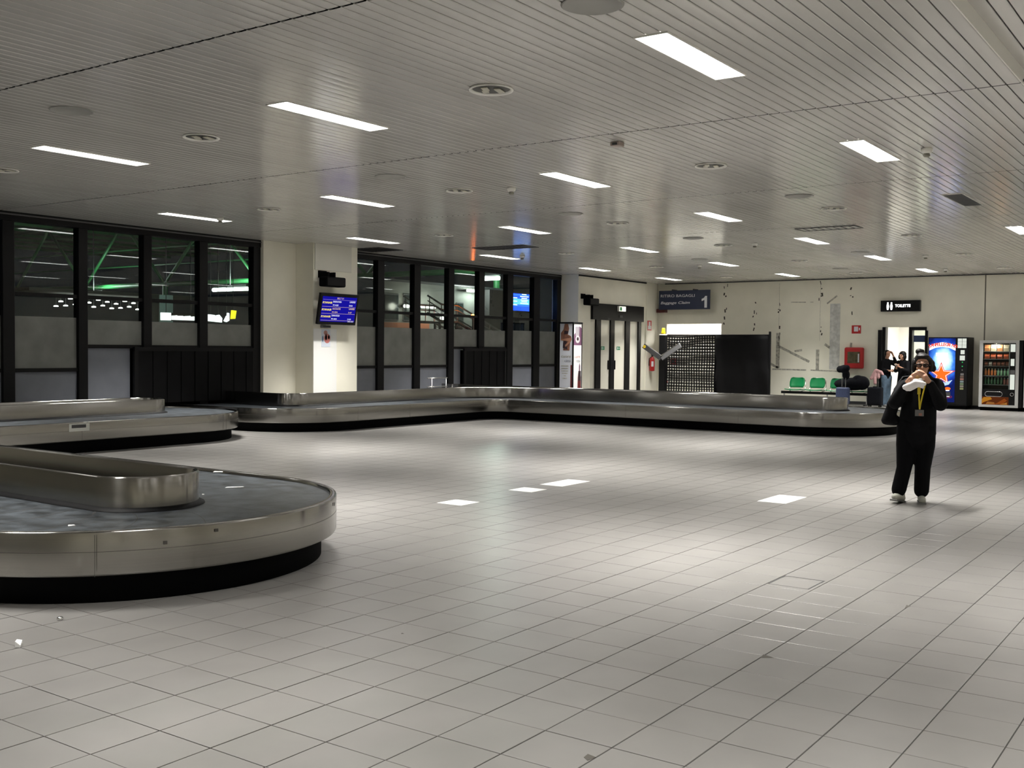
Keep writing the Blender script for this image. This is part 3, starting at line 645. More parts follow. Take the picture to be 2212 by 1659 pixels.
B(TXa+.036, TXa+TW_-.036, yf-.0015, yf, .02, TH-.035).build('sheet', M_pw, to)
onY_([(-.22,1.78),(.22,1.78),(.22,2.3),(.1,2.35),(-.2,2.1)], M_pur, th=.003); onY_([(-.12,2.05),(.08,2.05),(.1,2.34),(-.14,2.34)], mat('print_lilac', (.42,.38,.42), .5), th=.0035)
onY_(circ(.0, 1.96, .13, .9), mat('print_plate', (.6,.58,.6), .5), th=.004); onY_(circ(.0, 1.97, .06, .9), M_sk2, th=.0045)
onY_([(.0,.05),(.21,.05),(.21,.82),(.17,.98),(.06,.98),(.03,.8)], M_wine, th=.003); onY_([(.05,.7),(.2,.7),(.2,1.0),(.06,1.0)], M_sk2, th=.004); onY_([(.09,1.0),(.15,1.0),(.16,1.15),(.12,1.25),(.09,1.15)], M_pur, th=.004)
for fn_o, rt, tw in (((xf-.003, TYa+TW_/2+.17, 0), (0, -1, 0), 1.0), ((TXa+TW_/2-.17, yf-.004, 0), (1, 0, 0), .9)):
    o3 = Vector(fn_o)
    text('cuore', .13, mat('print_ink', (.22,.20,.12) if tw == 1 else (.55,.25,.22), .5), to, o3+Vector((0,0,1.40)), rt, (0,0,1), .34*tw, thick=.001)
    M_i2 = mat('print_ink2', (.12,.13,.17), .5); MB().obox(o3+Vector((0, 0, 1.365))+Vector(rt)*.315*(1 if tw == 1 else .98), Vector(rt)*.010+Vector((0, 0, -.008)), Vector((0, 0, .004)), Vector(rt).cross(Vector((0, 0, 1)))*.001).build('accent', M_i2, to)
    text('citta', .12, M_i2, to, o3+Vector((0,0,1.27))+Vector(rt)*.12, rt, (0,0,1), .22*tw, thick=.001)
    text('della', .05, M_mk2, to, o3+Vector((0,0,1.29))+Vector(rt)*.03, rt, (0,0,1), .08, thick=.001)
for k, wd_ in enumerate((.27, .24, .25, .2, .08, .16)):
    z = 1.14-k*.075; MB().prism([(-wd_/2-.04, z), (wd_/2-.04, z), (wd_/2-.04, z+.022), (-wd_/2-.04, z+.022)], (xf-.0025, TYa+TW_/2, 0), (0,-1,0), (0,0,1), (.002,0,0)).build('text_line', M_mk1, to)

# ================================================================ BACK WALL THINGS
RT, UP = (0, -1, 0), (0, 0, 1)
M_navy = mat('sign_navy', (.020, .028, .065), .5)
sg = thing('baggage_claim_sign', 'dark navy RITIRO BAGAGLI Baggage Claim 1 sign high on the back wall', 'sign', (33.4, 16.4, 3.08))
sx = 33.45
B(sx, sx+.05, 15.33, 17.26, 3.07, 3.73).build('board', M_navy, sg)
text('RITIRO BAGAGLI', .135, M_wtext, sg, (sx, 17.19, 3.50), RT, UP, 1.30)
text('Baggage Claim', .125, M_wtext, sg, (sx, 17.19, 3.265), RT, UP, 1.12, shear=.25, bold=.012)
MB().prism([(.105, 0), (.20, 0), (.20, .40), (.13, .40), (.085, .335), (0, .30), (0, .225), (.105, .265)], (sx-.003, 15.63, 3.12), RT, UP, (.003, 0, 0)).build('numeral', M_wtext, sg)
for y in (16.75, 15.95): B(sx+.01, XB, y-.02, y+.02, 3.73, 3.77).build('bracket', M_dkgrey, sg)
B(XB-.22, XB, 17.1, 17.42, 2.98, 3.10).build('wall_beacon', mat('dark_red', (.10, .015, .012), .5), None); tag(bpy.data.objects['wall_beacon'], 'dark red bar beacon on the wall under the navy sign', 'beacon')
# fire extinguisher on the corner
fe = thing('fire_extinguisher', 'red fire extinguisher with black hose hanging on the corner pillar', 'fire extinguisher', (33.12, 17.32, .9))
ex0, ey = 33.12, 17.32
MB().lathe([(.05, .92), (.085, .93), (.09, .96), (.09, 1.30), (.075, 1.36), (.035, 1.40), (.03, 1.43)], (ex0, ey, 0), 20).build('cylinder', M_red, fe, smooth=True)
B(ex0-.095, ex0+.02, ey-.08, ey-.02, 1.08, 1.26).build('label_plate', M_wtext, fe); MB().lathe([(.032, 1.43), (.038, 1.45), (.03, 1.49)], (ex0, ey, 0), 12).build('valve', M_dkgrey, fe)
MB().tube([(ex0, ey, 1.47), (ex0-.02, ey-.1, 1.52), (ex0-.02, ey-.16, 1.50)], .014, 6).build('squeeze_handle', M_red, fe)
MB().tube([(ex0, ey+.02, 1.47), (ex0, ey+.07, 1.58), (ex0-.02, ey+.02, 1.66), (ex0-.02, ey-.09, 1.64), (ex0-.03, ey-.14, 1.54), (ex0-.03, ey+.1, 1.35), (ex0-.03, ey+.11, 1.12)], .013, 6).build('hose', M_rub, fe, smooth=True)
B(ex0-.03, ex0+.03, ey+.085, ey+.115, 1.1, 1.3).build('wall_hook', M_dkgrey, fe)
def small_sign(name, label, cat, y0, y1, z0, z1, m, x=XB, inner=None, d=.012):
    t = thing(name, label, cat, (x, (y0+y1)/2, z0)); B(x-d, x, y0, y1, z0, z1).build('plate', m, t)
    for a, b, c, e, mm in (inner or []): B(x-d-.002, x-d, y0+(y1-y0)*a, y0+(y1-y0)*b, z0+(z1-z0)*c, z0+(z1-z0)*e).build('pictogram', mm, t)
    return t
t = thing('extinguisher_sign', 'small red and white fire extinguisher sign on the corner pillar', 'sign', (33.1, 17.43, 2.35))
B(32.94, 33.24, 17.425, 17.435, 2.34, 2.68).build('plate', M_red, t); B(32.98, 33.20, 17.422, 17.425, 2.38, 2.50).build('pictogram', M_wtext, t); B(33.04, 33.14, 17.422, 17.425, 2.50, 2.64).build('pictogram', M_wtext, t)
t = thing('alarm_call_point', 'small dark red alarm box on the wall beside the extinguisher', 'alarm', (33.79, 16.8, 1.2))
B(XB-.06, XB, 16.72, 16.92, 1.16, 1.36).build('case', mat('call_point_red', (.20, .02, .02), .5), t, bevel=.01); B(XB-.064, XB-.06, 16.77, 16.87, 1.21, 1.31).build('button', M_dkgrey, t)
t = thing('wall_socket_panel', 'grey oval wall plate with a red centre near the floor by the corner', 'wall plate', (33.79, 17.1, .4))
B(XB-.03, XB, 17.0, 17.16, .42, .82).build('plate', M_mk2, t, bevel=.012); B(XB-.034, XB-.03, 17.04, 17.12, .48, .60).build('button', M_red, t); B(XB-.034, XB-.03, 17.04, 17.12, .66, .76).build('button', M_dkgrey, t)
small_sign('fire_hose_sign', 'square red and white fire hose sign on the back wall above the hose cabinet', 'sign', 10.30, 10.59, 2.24, 2.50, M_red, inner=[(.30, .75, .25, .85, M_wtext), (.1, .22, .4, .7, M_wtext)])
t = thing('fire_hose_cabinet', 'red rounded fire hose cabinet with a glazed front on the back wall', 'cabinet', (XB-.1, 10.47, 1.13))
B(XB-.16, XB, 10.17, 10.77, 1.13, 1.80).build('case', M_red, t, bevel=.05, seg=3)
B(XB-.168, XB-.16, 10.27, 10.66, 1.30, 1.66).build('window', mat('hose_window', (.10, .085, .045), .25, noise=(10, .5)), t); B(XB-.172, XB-.168, 10.29, 10.33, 1.33, 1.60).build('label_plate', M_wtext, t)
ws = thing('toilet_sign', 'black box sign with glowing white toilet symbols above the doorway', 'sign', (33.6, 9.08, 2.92))
B(XB-.16, XB, 8.48, 9.66, 2.92, 3.26).build('box', M_black, ws, bevel=.01)
E_s = emit('sign_glow', (1, 1, 1), 3.0)
for y in (9.44, 9.33):
    f = MB(); f.prism(circ(0, 3.18, .025, 1, 12), (XB-.164, y, 0), RT, UP, (.004, 0, 0)); f.prism([(-.03, 3.14), (.03, 3.14), (.036, 3.06), (.02, 2.97), (-.02, 2.97), (-.036, 3.06)], (XB-.164, y, 0), RT, UP, (.004, 0, 0)); f.build('figure_symbol', E_s, ws)
text('TOILETTE', .115, E_s, ws, (XB-.161, 9.22, 3.055), RT, UP, .46, bold=.03)
# ---- netting screen with post, beacon and V-shaped barrier arms
ns = thing('netting_screen', 'black netting and tarpaulin screen stretched in front of the back wall', 'screen', (32.35, 14.5, 0))
xn = 32.35
B(xn-.03, xn+.03, 12.70, 12.76, 0, 2.28).build('post', M_black, ns)
MB().tube([(xn, 16.4, 2.16), (xn, 12.72, 2.17)], .018, 6).build('top_bar', M_black, ns); MB().tube([(xn, 16.4, .08), (xn, 12.72, .08)], .02, 6).build('bottom_bar', M_black, ns)
net = MB()
for i in range(20):
    y = 16.36-i*.092; pts = []
    for k in range(12): z = .08+2.08*k/11; pts.append((xn+.012*math.sin(z*3+i*.4), y+.012*math.sin(z*4+i*.3), z-.05*math.exp(-((y-15.9)/.45)**2)*(k/11)**2))
    net.tube(pts, .021, 4)
for k in range(24):
    z = .10+k*.089; net.tube([(xn+.012*math.sin(z*3+i*.8), 16.36-i*.36, z-.07*math.exp(-((16.36-i*.36-15.9)/.5)**2)*(k/24)**2) for i in range(6)], .021, 4)
net.build('net', M_matte, ns, kind='stuff')
tp = MB(); vs = []; nn, mm = 24, 14
for i in range(nn+1):
    for k in range(mm+1):
        y = 14.60-(14.60-12.72)*i/nn; z = .04+2.12*k/mm; vs.append((xn-.025+.02*math.sin(i*.7+.3*k)+.012*math.sin(k*.9), y, z))
tp.add(vs, [(i*(mm+1)+k, (i+1)*(mm+1)+k, (i+1)*(mm+1)+k+1, i*(mm+1)+k+1) for i in range(nn) for k in range(mm)])
o = tp.build('tarpaulin', M_rub, ns, smooth=True); md = o.modifiers.new('thickness', 'SOLIDIFY'); md.thickness = .008
bp_ = thing('barrier_post', 'black barrier post with two raised arms in a V and a yellow beacon', 'barrier', (32.2, 16.43, 0))
B(32.12, 32.28, 16.32, 16.55, 0, 2.16).build('post', M_black, bp_, bevel=.015)
B(32.13, 32.27, 16.33, 16.54, 2.16, 2.20).build('beacon_base', M_white, bp_); MB().lathe([(.075, 2.20), (.075, 2.26), (.055, 2.30), (.06, 2.35), (.045, 2.40), (.01, 2.41)], (32.2, 16.43, 0), 16).build('beacon', mat('beacon_yellow', (.80, .62, .01), .3), bp_, smooth=True)
for (y0, z0, y1, z1) in ((17.10, 1.80, 16.42, 1.38), (15.72, 1.83, 16.42, 1.38)):
    c = Vector((32.06, (y0+y1)/2, (z0+z1)/2)); d = Vector((0, y1-y0, z1-z0)); L = d.length; d /= L; n = Vector((0, -d.z, d.y))
    am = MB().obox(c, (.03, 0, 0), d*L/2, n*.085).build('arm', M_grey if y0 < 16 else M_dkgrey, bp_, bevel=.01)
    if y0 > 16: MB().lathe([(.055, -.004), (.055, .0)], (32.028, y0-.05, z0-.03), 16, 'x').build('reflector', M_yel, am)
    else: MB().obox(c-Vector((.032, 0, 0))+n*(.078 if n.z > 0 else -.078), (.002, 0, 0), d*L/2*.95, n*.008).build('edge_strip', M_chrome, am)
# ---- green seats on a beam
bn = thing('seat_bench', 'row of four green plastic seats on a dark beam against the back wall', 'bench', (33.1, 11.2, 0))
M_seat = mat('green_plastic', (.006, .17, .055), .28)
MB().box(33.05, 33.13, 9.75, 12.60, .30, .38).build('beam', M_black, bn)
for y in (12.5, 11.1, 9.86):
    MB().tube([(33.09, y, .30), (33.09, y, .03)], .025, 8).build('leg', M_chrome, bn); B(32.8, 33.4, y-.03, y+.03, 0, .035).build('foot', M_black, bn, bevel=.01)
for i in range(4):
    yc = 12.14-i*.665; n = 8
    vs = []; fs = []
    prof = [(-.24, .425), (-.22, .445), (-.05, .43), (.14, .415), (.2, .425)]       # seat pan, front to rear
    for a, z in prof:
        for k in range(n+1):
            u = k/n*2-1; vs.append((33.06+a, yc-u*.265, z+.02*u*u))
    for a in range(len(prof)-1):
        for k in range(n): fs.append((a*(n+1)+k, a*(n+1)+k+1, (a+1)*(n+1)+k+1, (a+1)*(n+1)+k))
    o = MB().add(vs, fs).build('seat', M_seat, bn, smooth=True); md = o.modifiers.new('thickness', 'SOLIDIFY'); md.thickness = .014
    vs = []; fs = []; pb = [(.18, .50, .80), (.205, .56, .96), (.235, .66, 1.0), (.26, .76, .93), (.268, .80, .84), (.27, .815, .6)]
    for a, z, s in pb:
        for k in range(n+1):
            u = k/n*2-1; vs.append((33.06+a-.045*u*u, yc-u*.25*s, z+.0))
    for a in range(len(pb)-1):
        for k in range(n): fs.append((a*(n+1)+k, a*(n+1)+k+1, (a+1)*(n+1)+k+1, (a+1)*(n+1)+k))
    o = MB().add(vs, fs).build('backrest', M_seat, bn, smooth=True); md = o.modifiers.new('thickness', 'SOLIDIFY'); md.thickness = .014
    for s in (-1, 1): MB().tube([(33.1, yc+s*.16, .37), (33.24, yc+s*.25, .41), (33.3, yc+s*.262, .55), (33.33, yc+s*.24, .74)], .012, 6).build('back_support', M_chrome, bn, smooth=True)
# ---- luggage
def suitcase(label, mat_, x0, x1, y0, y1, z1, hand, bev=.045, yh=None):
    t = thing('suitcase', label, 'suitcase', ((x0+x1)/2, (y0+y1)/2, 0))
    B(x0, x1, y0, y1, .05, z1).build('shell', mat_, t, bevel=bev, seg=3)
    for y in (y0+.06, y1-.06):
        for x in (x0+.05, x1-.05): MB().cyl((x, y-.015, .03), (x, y+.015, .03), .03, n=12).build('wheel', M_rub, t)
    B(x0-.004, x0, y0+.05, y1-.05, .12, z1*.55).build('front_pocket', mat_, t, bevel=.02)
    ym = (y0+y1)/2 if yh is None else yh
    for s in (-.055, .055): MB().tube([(x1-.05, ym+s, z1-.02), (x1-.05, ym+s, hand)], .008, 6).build('handle_tube', M_alu, t)
    B(x1-.07, x1-.03, ym-.075, ym+.075, hand-.01, hand+.03).build('grip', M_black, t, bevel=.01)
    B(x0+.08, x1-.08, ym-.06, ym+.06, z1+.0, z1+.025).build('top_handle', M_black, t, bevel=.006)
    return t
M_blue = mat('blue_fabric', (.030, .045, .105), .6, noise=(40, .25)); M_dark = mat('charcoal_fabric', (.004, .0045, .007), .8, noise=(30, .3), spec=.12)
suitcase('small blue cabin suitcase with its handle pulled up before the green seats', M_blue, 32.35, 32.58, 10.21, 10.60, .565, 1.08)
suitcase('large black trolley suitcase standing beside the green seats', M_dark, 32.3, 32.58, 9.21, 9.63, .60, 1.0)

# ---- soft shapes: overlapping closed volumes fused into one skin
def ell(c, r, n=12, m=8, rot=None):
    vs = []; fs = []; c = Vector(c)
    for i in range(m+1):
        ph = math.pi*i/m
        for k in range(n):
            t = 2*math.pi*k/n; v = Vector((r[0]*math.sin(ph)*math.cos(t), r[1]*math.sin(ph)*math.sin(t), r[2]*math.cos(ph)))
            vs.append(c + (rot @ v if rot else v))
    for i in range(m):
        for k in range(n): fs.append((i*n+k, (i+1)*n+k, (i+1)*n+(k+1) % n, i*n+(k+1) % n))
    return vs, fs
def cap_(p0, r0, p1, r1, n=12, flat=1.0, fdir=None):
    """tapered limb between two joints; flat squeezes it along fdir"""
    p0, p1 = Vector(p0), Vector(p1); d = p1-p0; L = d.length
    if L < 1e-5: return ell(p0, (r0, r0, r0))
    d /= L
    if fdir is not None:
        b = Vector(fdir); b = (b-d*b.dot(d)).normalized(); a = b.cross(d)
    else: a = d.orthogonal().normalized(); b = d.cross(a)
    rings = []
    for t in (-1, -.85, -.5): rings.append((p0+d*r0*t, r0*math.sqrt(max(1e-4, 1-t*t))))
    for t in (0, .25, .5, .75, 1): rings.append((p0+d*L*t, r0+(r1-r0)*t))
    for t in (.5, .85, 1): rings.append((p1+d*r1*t, r1*math.sqrt(max(1e-4, 1-t*t))))
    vs = [p + (a*math.cos(2*math.pi*k/n) + b*math.sin(2*math.pi*k/n)*flat)*r for p, r in rings for k in range(n)]
    return vs, [(i*n+k, i*n+(k+1) % n, (i+1)*n+(k+1) % n, (i+1)*n+k) for i in range(len(rings)-1) for k in range(n)] 
def fuse(name, prims, material, parent, voxel=.012, smooth=6, label=None):
    m = MB()
    for vs, fs in prims: m.add(vs, fs)
    me = m.mesh(name); b = bmesh.new(); b.from_mesh(me); bmesh.ops.remove_doubles(b, verts=b.verts, dist=1e-5); bmesh.ops.holes_fill(b, edges=b.edges); bmesh.ops.recalc_face_normals(b, faces=b.faces); b.to_mesh(me); b.free()
    t = bpy.data.objects.new('tmp', me); COL.objects.link(t)
    r = t.modifiers.new('r', 'REMESH'); r.mode = 'VOXEL'; r.voxel_size = voxel
    s = t.modifiers.new('s', 'SMOOTH'); s.factor = .5; s.iterations = smooth
    dg = bpy.context.evaluated_depsgraph_get(); out = bpy.data.meshes.new_from_object(t.evaluated_get(dg)); bpy.data.objects.remove(t); bpy.data.meshes.remove(me)
    out.name = name; out.materials.clear(); out.materials.append(material); out.polygons.foreach_set('use_smooth', [True]*len(out.polygons))
    o = bpy.data.objects.new(name, out); link(o, parent)
    if label: o['label'] = label
    return o
def soft_thing(name, label, cat, prims, m, voxel=.02, parts=()):
    o = fuse(name, prims, m, None, voxel); tag(o, label, cat)
    return o
soft_thing('duffel_bag', 'big black soft bag lying across the green seats behind the blue suitcase', 'bag', [ell((32.96, 10.30, .66), (.22, .56, .2)), ell((32.96, 9.98, .70), (.2, .24, .22)), ell((32.98, 10.5, .62), (.2, .32, .16)), ell((32.95, 10.1, .84), (.13, .16, .1))], M_dark)
soft_thing('backpack', 'black backpack perched on the pulled-up handle of the blue suitcase', 'bag', [ell((32.52, 10.40, 1.13), (.13, .16, .13)), ell((32.5, 10.52, 1.12), (.1, .11, .11)), ell((32.6, 10.36, .95), (.1, .12, .16)), ell((32.52, 10.30, 1.16), (.1, .08, .10))], M_dark)
M_pink = mat('pink_cloth', (.42, .24, .24), .8, noise=(12, .25))
soft_thing('pink_jacket', 'dusty pink jacket draped over the handle of the black trolley suitcase', 'jacket', [cap_((32.47, 9.42, 1.10), .06, (32.45, 9.28, 1.06), .05), cap_((32.47, 9.42, 1.10), .06, (32.4, 9.54, .86), .045), cap_((32.46, 9.44, 1.05), .055, (32.4, 9.42, .72), .05), cap_((32.45, 9.26, 1.06), .05, (32.38, 9.18, .98), .03), cap_((32.47, 9.34, 1.06), .05, (32.42, 9.32, .9), .05)], M_pink, .016)

# ================================================================ VENDING MACHINES
XF = 33.0
def lit_blue():
    """backlit drink panel: deep blue with a pale burst"""
    m = bpy.data.materials.new('backlit_panel'); m.use_nodes = True; nt = m.node_tree; nt.nodes.clear(); N = nt.nodes.new; L = nt.links.new
    g = N('ShaderNodeNewGeometry'); mp = N('ShaderNodeMapping'); mp.vector_type = 'POINT'; mp.inputs['Location'].default_value = (0, -7.62*1.5, -1.42*1.05); mp.inputs['Scale'].default_value = (0, 1.5, 1.05); L(g.outputs['Position'], mp.inputs[0])
    le = N('ShaderNodeVectorMath'); le.operation = 'LENGTH'; L(mp.outputs[0], le.inputs[0])
    n = N('ShaderNodeTexNoise'); n.inputs['Scale'].default_value = 5; L(g.outputs['Position'], n.inputs['Vector'])
    ad = N('ShaderNodeMath'); ad.operation = 'MULTIPLY_ADD'; L(n.outputs['Fac'], ad.inputs[0]); ad.inputs[1].default_value = .25; L(le.outputs['Value'], ad.inputs[2])
    cr_ = N('ShaderNodeValToRGB'); L(ad.outputs[0], cr_.inputs[0]); e = cr_.color_ramp.elements
    e[0].position = .30; e[0].color = (.9, .97, 1, 1); e[1].position = .95; e[1].color = (.006, .012, .10, 1)
    for p, c in ((.45, (.45, .80, .95, 1)), (.58, (.06, .25, .80, 1)), (.75, (.012, .05, .42, 1))): q = cr_.color_ramp.elements.new(p); q.color = c
    em = N('ShaderNodeEmission'); em.inputs[1].default_value = 1.15; L(cr_.outputs[0], em.inputs[0]); o = N('ShaderNodeOutputMaterial'); L(em.outputs[0], o.inputs[0]); return m
v1 = thing('vending_machine', 'blue backlit drinks vending machine with a red star on its front', 'vending machine', (33.4, 7.5, 0))
B(XF+.03, XB-.02, 6.94, 8.06, .10, 2.12).build('cabinet', M_black, v1, bevel=.01)
B(XF+.1, XB-.05, 6.98, 8.02, 0, .10).build('plinth', M_matte, v1)
B(XF, XF+.03, 7.26, 8.05, .14, 2.11).build('door_frame', M_black, v1)
B(XF-.006, XF, 7.285, 8.03, .20, 2.085).build('display_panel', lit_blue(), v1)
E_r = emit('panel_red', (.85, .05, .02), 1.0); E_or = emit('panel_orange', (1, .16, .02), 1.1); E_pw = emit('panel_white', (.9, .95, 1), 1.3); E_b = emit('panel_blue', (.01, .03, .35), 1)
pl = lambda poly, m, d, nm='print_shape': MB().prism(poly, (XF-.006-d, 7.65, 0), RT, UP, (d, 0, 0)).build(nm, m, v1)
def arch_letters(s, R0, zc, span, size, m, up=1):
    for i, c in enumerate(s):
        a = (i/(len(s)-1)-.5)*span; u = math.sin(a)*R0; z = zc+math.cos(a)*R0*up
        r = Vector((0, -math.cos(a), -math.sin(a)*up)); 
        text(c, size, m, v1, Vector((XF-.0085, 7.65-u, z))-r*size*.3, r, Vector((0, -math.sin(a)*up, math.cos(a))), None, bold=.03, name='letter')
pl([(-.37, 1.72), (-.2, 1.80), (0, 1.83), (.2, 1.80), (.37, 1.72), (.37, 1.86), (.2, 1.94), (0, 1.97), (-.2, 1.94), (-.37, 1.86)], E_pw, .0015, 'letter_band')
arch_letters('SANPELLEGRINO', 1.15, .715, .60, .13, E_r)
star = lambda s, cx, cz: [(cx+s*(1 if k % 2 == 0 else .42)*math.sin(k*math.pi/5+.0)*(1.15 if k in (2, 3) else 1), cz+s*(1 if k % 2 == 0 else .42)*math.cos(k*math.pi/5)) for k in range(10)]
pl(star(.36, -.02, 1.02), E_r, .002); pl(star(.31, -.02, 1.02), E_pw, .003); pl(star(.27, -.02, 1.02), E_or, .004)
pl([(-.3, .80), (-.05, .84), (.1, .78), (.3, .86), (.2, .72), (.0, .66), (-.25, .70)], emit('panel_splash', (.55, .75, 1), 1), .0045)
pl(circ(.17, .60, .085, .55), E_or, .005); pl(circ(.17, .545, .06, .3), E_pw, .006)
pl([(-.18, 1.55), (.16, 1.55), (.16, 1.66), (-.18, 1.66)], E_pw, .002)
arch_letters('SANPELLEGRINO', .9, 1.19, .60, .08, emit('panel_dimred', (.35, .03, .05), .8), -1)
B(XF-.012, XF-.006, 7.40, 7.66, .36, .50).build('outlet_flap', M_dkgrey, v1); B(XF-.014, XF-.012, 7.42, 7.60, .35, .375).build('flap_handle', M_wtext, v1)
ctl = B(XF, XF+.03, 6.95, 7.255, .14, 2.11).build('control_column', M_black, v1)
E_lab = emit('label_glow', (.9, .95, .85), .75)
for k in range(3):
    for q in range(2): B(XF-.004, XF, 7.11-q*.125, 7.225-q*.125, 1.99-k*.095, 2.08-k*.095).build('price_label', E_lab, ctl)
for z0, z1, y0, y1 in ((1.62, 1.74, 7.03, 7.14), (1.44, 1.58, 7.02, 7.16)): B(XF-.004, XF, y0, y1, z0, z1).build('coin_plate', E_lab, ctl)
for k, z in enumerate((1.37, 1.25, 1.14)): B(XF-.003, XF, 7.07, 7.10, z, z+.03).build('indicator', emit('led', (.05, .6, .15), .8) if k < 2 else M_grey, ctl)
B(XF-.006, XF, 7.04, 7.13, 1.0, 1.06).build('coin_slot', M_grey, ctl)
for k, c in enumerate(((.12, .08, .06), (.25, .12, .10), (.16, .22, .24), (.14, .2, .12), (.22, .20, .18), (.20, .22, .10))): B(XF-.004, XF, 7.04, 7.14, .93-k*.07, .985-k*.07).build('select_button', mat('button_%d' % k, c, .4), ctl)

v2 = thing('vending_machine', 'silver-framed snack vending machine with lit glass front', 'vending machine', (33.4, 6.1, 0))
M_silver = mat('silver_paint', (.52, .52, .51), .4, metal=.25)
Y0, Y1, Z0, Z1 = 5.57, 6.62, .10, 2.03
B(XF+.5, XB-.02, Y0-.1, Y1, Z0, Z1).build('cabinet', M_black, v2); B(XF+.06, XB-.05, Y0, Y1-.03, 0, Z0).build('plinth', M_matte, v2)
B(XF+.03, XF+.5, Y0-.1, Y0-.02, Z0, Z1).build('side_panel', M_black, v2); B(XF+.03, XF+.5, Y1-.06, Y1, Z0, Z1).build('side_panel', M_black, v2); B(XF+.03, XF+.5, Y0-.02, Y1-.06, Z1-.05, Z1).build('top_panel', M_black, v2)
fr = MB(); fr.box(XF, XF+.04, Y1-.085, Y1, Z0, Z1); fr.box(XF, XF+.04, Y0, Y0+.085, Z0, Z1); fr.box(XF, XF+.04, Y0+.085, Y1-.085, Z1-.08, Z1); fr.box(XF, XF+.04, Y0+.085, Y1-.085, Z0, Z0+.07)
fr.build('door_frame', M_silver, v2)
B(XF+.012, XF+.04, Y0+.085, Y0+.25, Z0+.07, Z1-.08).build('control_column', M_black, v2)
B(XF+.008, XF+.012, Y0+.1, Y0+.225, 1.70, 1.92).build('price_label', E_lab, v2); B(XF+.008, XF+.012, Y0+.12, Y0+.215, 1.30, 1.50).build('keypad', E_lab, v2); B(XF+.008, XF+.012, Y0+.105, Y0+.225, .62, 1.05).build('instruction_label', E_lab, v2); B(XF+.008, XF+.012, Y0+.105, Y0+.225, 1.06, 1.18).build('coin_plate', M_grey, v2)
MB().tube([(XF+.008, Y0+.165+.045*math.cos(t*math.pi/8), .48+.045*math.sin(t*math.pi/8)) for t in range(16)], .008, 6, True).build('lock_ring', M_chrome, v2)
B(XF+.012, XF+.04, Y0+.25, Y1-.085, .40, .62).build('lower_panel', M_black, v2)
ob = lambda r, c: [(XF+.008, c+ (.16 if math.cos(t) < 0 else -.16)*-1+r*math.cos(t), .48+r*math.sin(t)) for t in [2*math.pi*k/24 for k in range(24)]]
MB().tube(ob(.07, Y1-.40), .009, 6, True).build('flap_ring', M_chrome, v2)
B(XF+.012, XF+.04, Y0+.25, Y1-.085, .17, .40).build('food_print', emit('food_base', (.10, .025, .008), .8), v2)
for p, c in (([(-.42,.18),(-.42,.30),(-.30,.385),(-.12,.39),(-.08,.33),(-.3,.24)], (.75,.30,.03)), ([(-.1,.18),(.05,.22),(.25,.36),(.36,.30),(.2,.2)], (.42,.10,.02)), ([(-.25,.18),(.0,.18),(-.02,.24),(-.2,.26)], (.5,.20,.05)), ([(.12,.18),(.36,.18),(.36,.25)], (.6,.25,.05))):
    MB().prism([(min(.32, max(-.37, a)), b) for a, b in p], (XF+.009, 6.18, 0), RT, UP, (.003, 0, 0)).build('food_print', emit('food', c, .5), v2)
SH = [1.72, 1.50, 1.30, 1.02, .76, .64]
for z in SH[:5]: B(XF+.08, XF+.48, Y0+.26, Y1-.09, z-.025, z-.008).build('shelf', M_grey, v2)
B(XF+.075, XF+.085, Y0+.255, Y0+.265, .62, 1.95).build('light_tube', E_lab, v2)
lamp_light('case_light', (XF+.16, 6.2, 1.94), .6, .12, 16, parent=v2)
B(XF+.02, XF+.024, Y0+.25, Y1-.085, .62, Z1-.08).build('glass', M_dglass, v2)
def pack(y, z, w_, h, c, lab, grp):
    o = MB(); x = XF+.13
    o.add([(x, y-w_/2, z), (x, y+w_/2, z), (x+.03, y+w_/2, z+h), (x+.03, y-w_/2, z+h), (x-.045, y-w_*.42, z+h*.5), (x-.045, y+w_*.42, z+h*.5), (x+.07, y, z+h*.5)], [(0,1,5,4), (4,5,2,3), (0,4,3), (1,2,5), (1,0,6), (2,1,6), (3,2,6), (0,3,6)])
    tag(o.build('snack_bag', mat('snack_foil', c, .3), fixn=True), lab, 'snack', grp)
random.seed(5)
for k in range(4): pack(6.44-k*.17, SH[0]-.007, .15, .19, random.choice([(.9,.55,.3), (.9,.75,.55), (.85,.35,.15)]), 'bright snack bag on the top shelf of the silver vending machine', 'snack bags on the top shelf')
for k in range(4): pack(6.44-k*.17, SH[1]-.007, .14, .15, random.choice([(.85,.4,.08), (.9,.65,.25), (.6,.12,.05)]), 'orange snack bag on the second shelf of the silver vending machine', 'snack bags on the second shelf')
for k in range(6): pack(6.46-k*.112, SH[2]-.007, .085, .12, random.choice([(.25,.08,.05), (.5,.45,.4), (.3,.1,.05)]), 'brown chocolate bar pack on the third shelf of the silver vending machine', 'chocolate packs on the third shelf')
def bottle(y, z, body, cap, lab, grp, h=.19):
    t = thing('bottle', lab, 'bottle', (XF+.14, y, z), grp)
    MB().lathe([(.026, 0), (.03, .01), (.03, h*.62), (.022, h*.75), (.012, h*.85), (.012, h*.9)], (XF+.14, y, z), 12).build('body', mat('bottle_body', body, .2), t, smooth=True)
    MB().lathe([(.014, h*.9), (.014, h)], (XF+.14, y, z), 10).build('cap', mat('bottle_cap', cap, .4), t)
for k in range(8):
    c = (.75,.22,.06) if k < 4 else (.25,.5,.30); bottle(6.47-k*.085, SH[3]-.007, c, (.85,.8,.65) if k < 4 else (.4,.7,.8), 'orange drink bottle on the fourth shelf of the silver vending machine' if k < 4 else 'green drink bottle on the fourth shelf of the silver vending machine', 'orange bottles' if k < 4 else 'green bottles', .2)
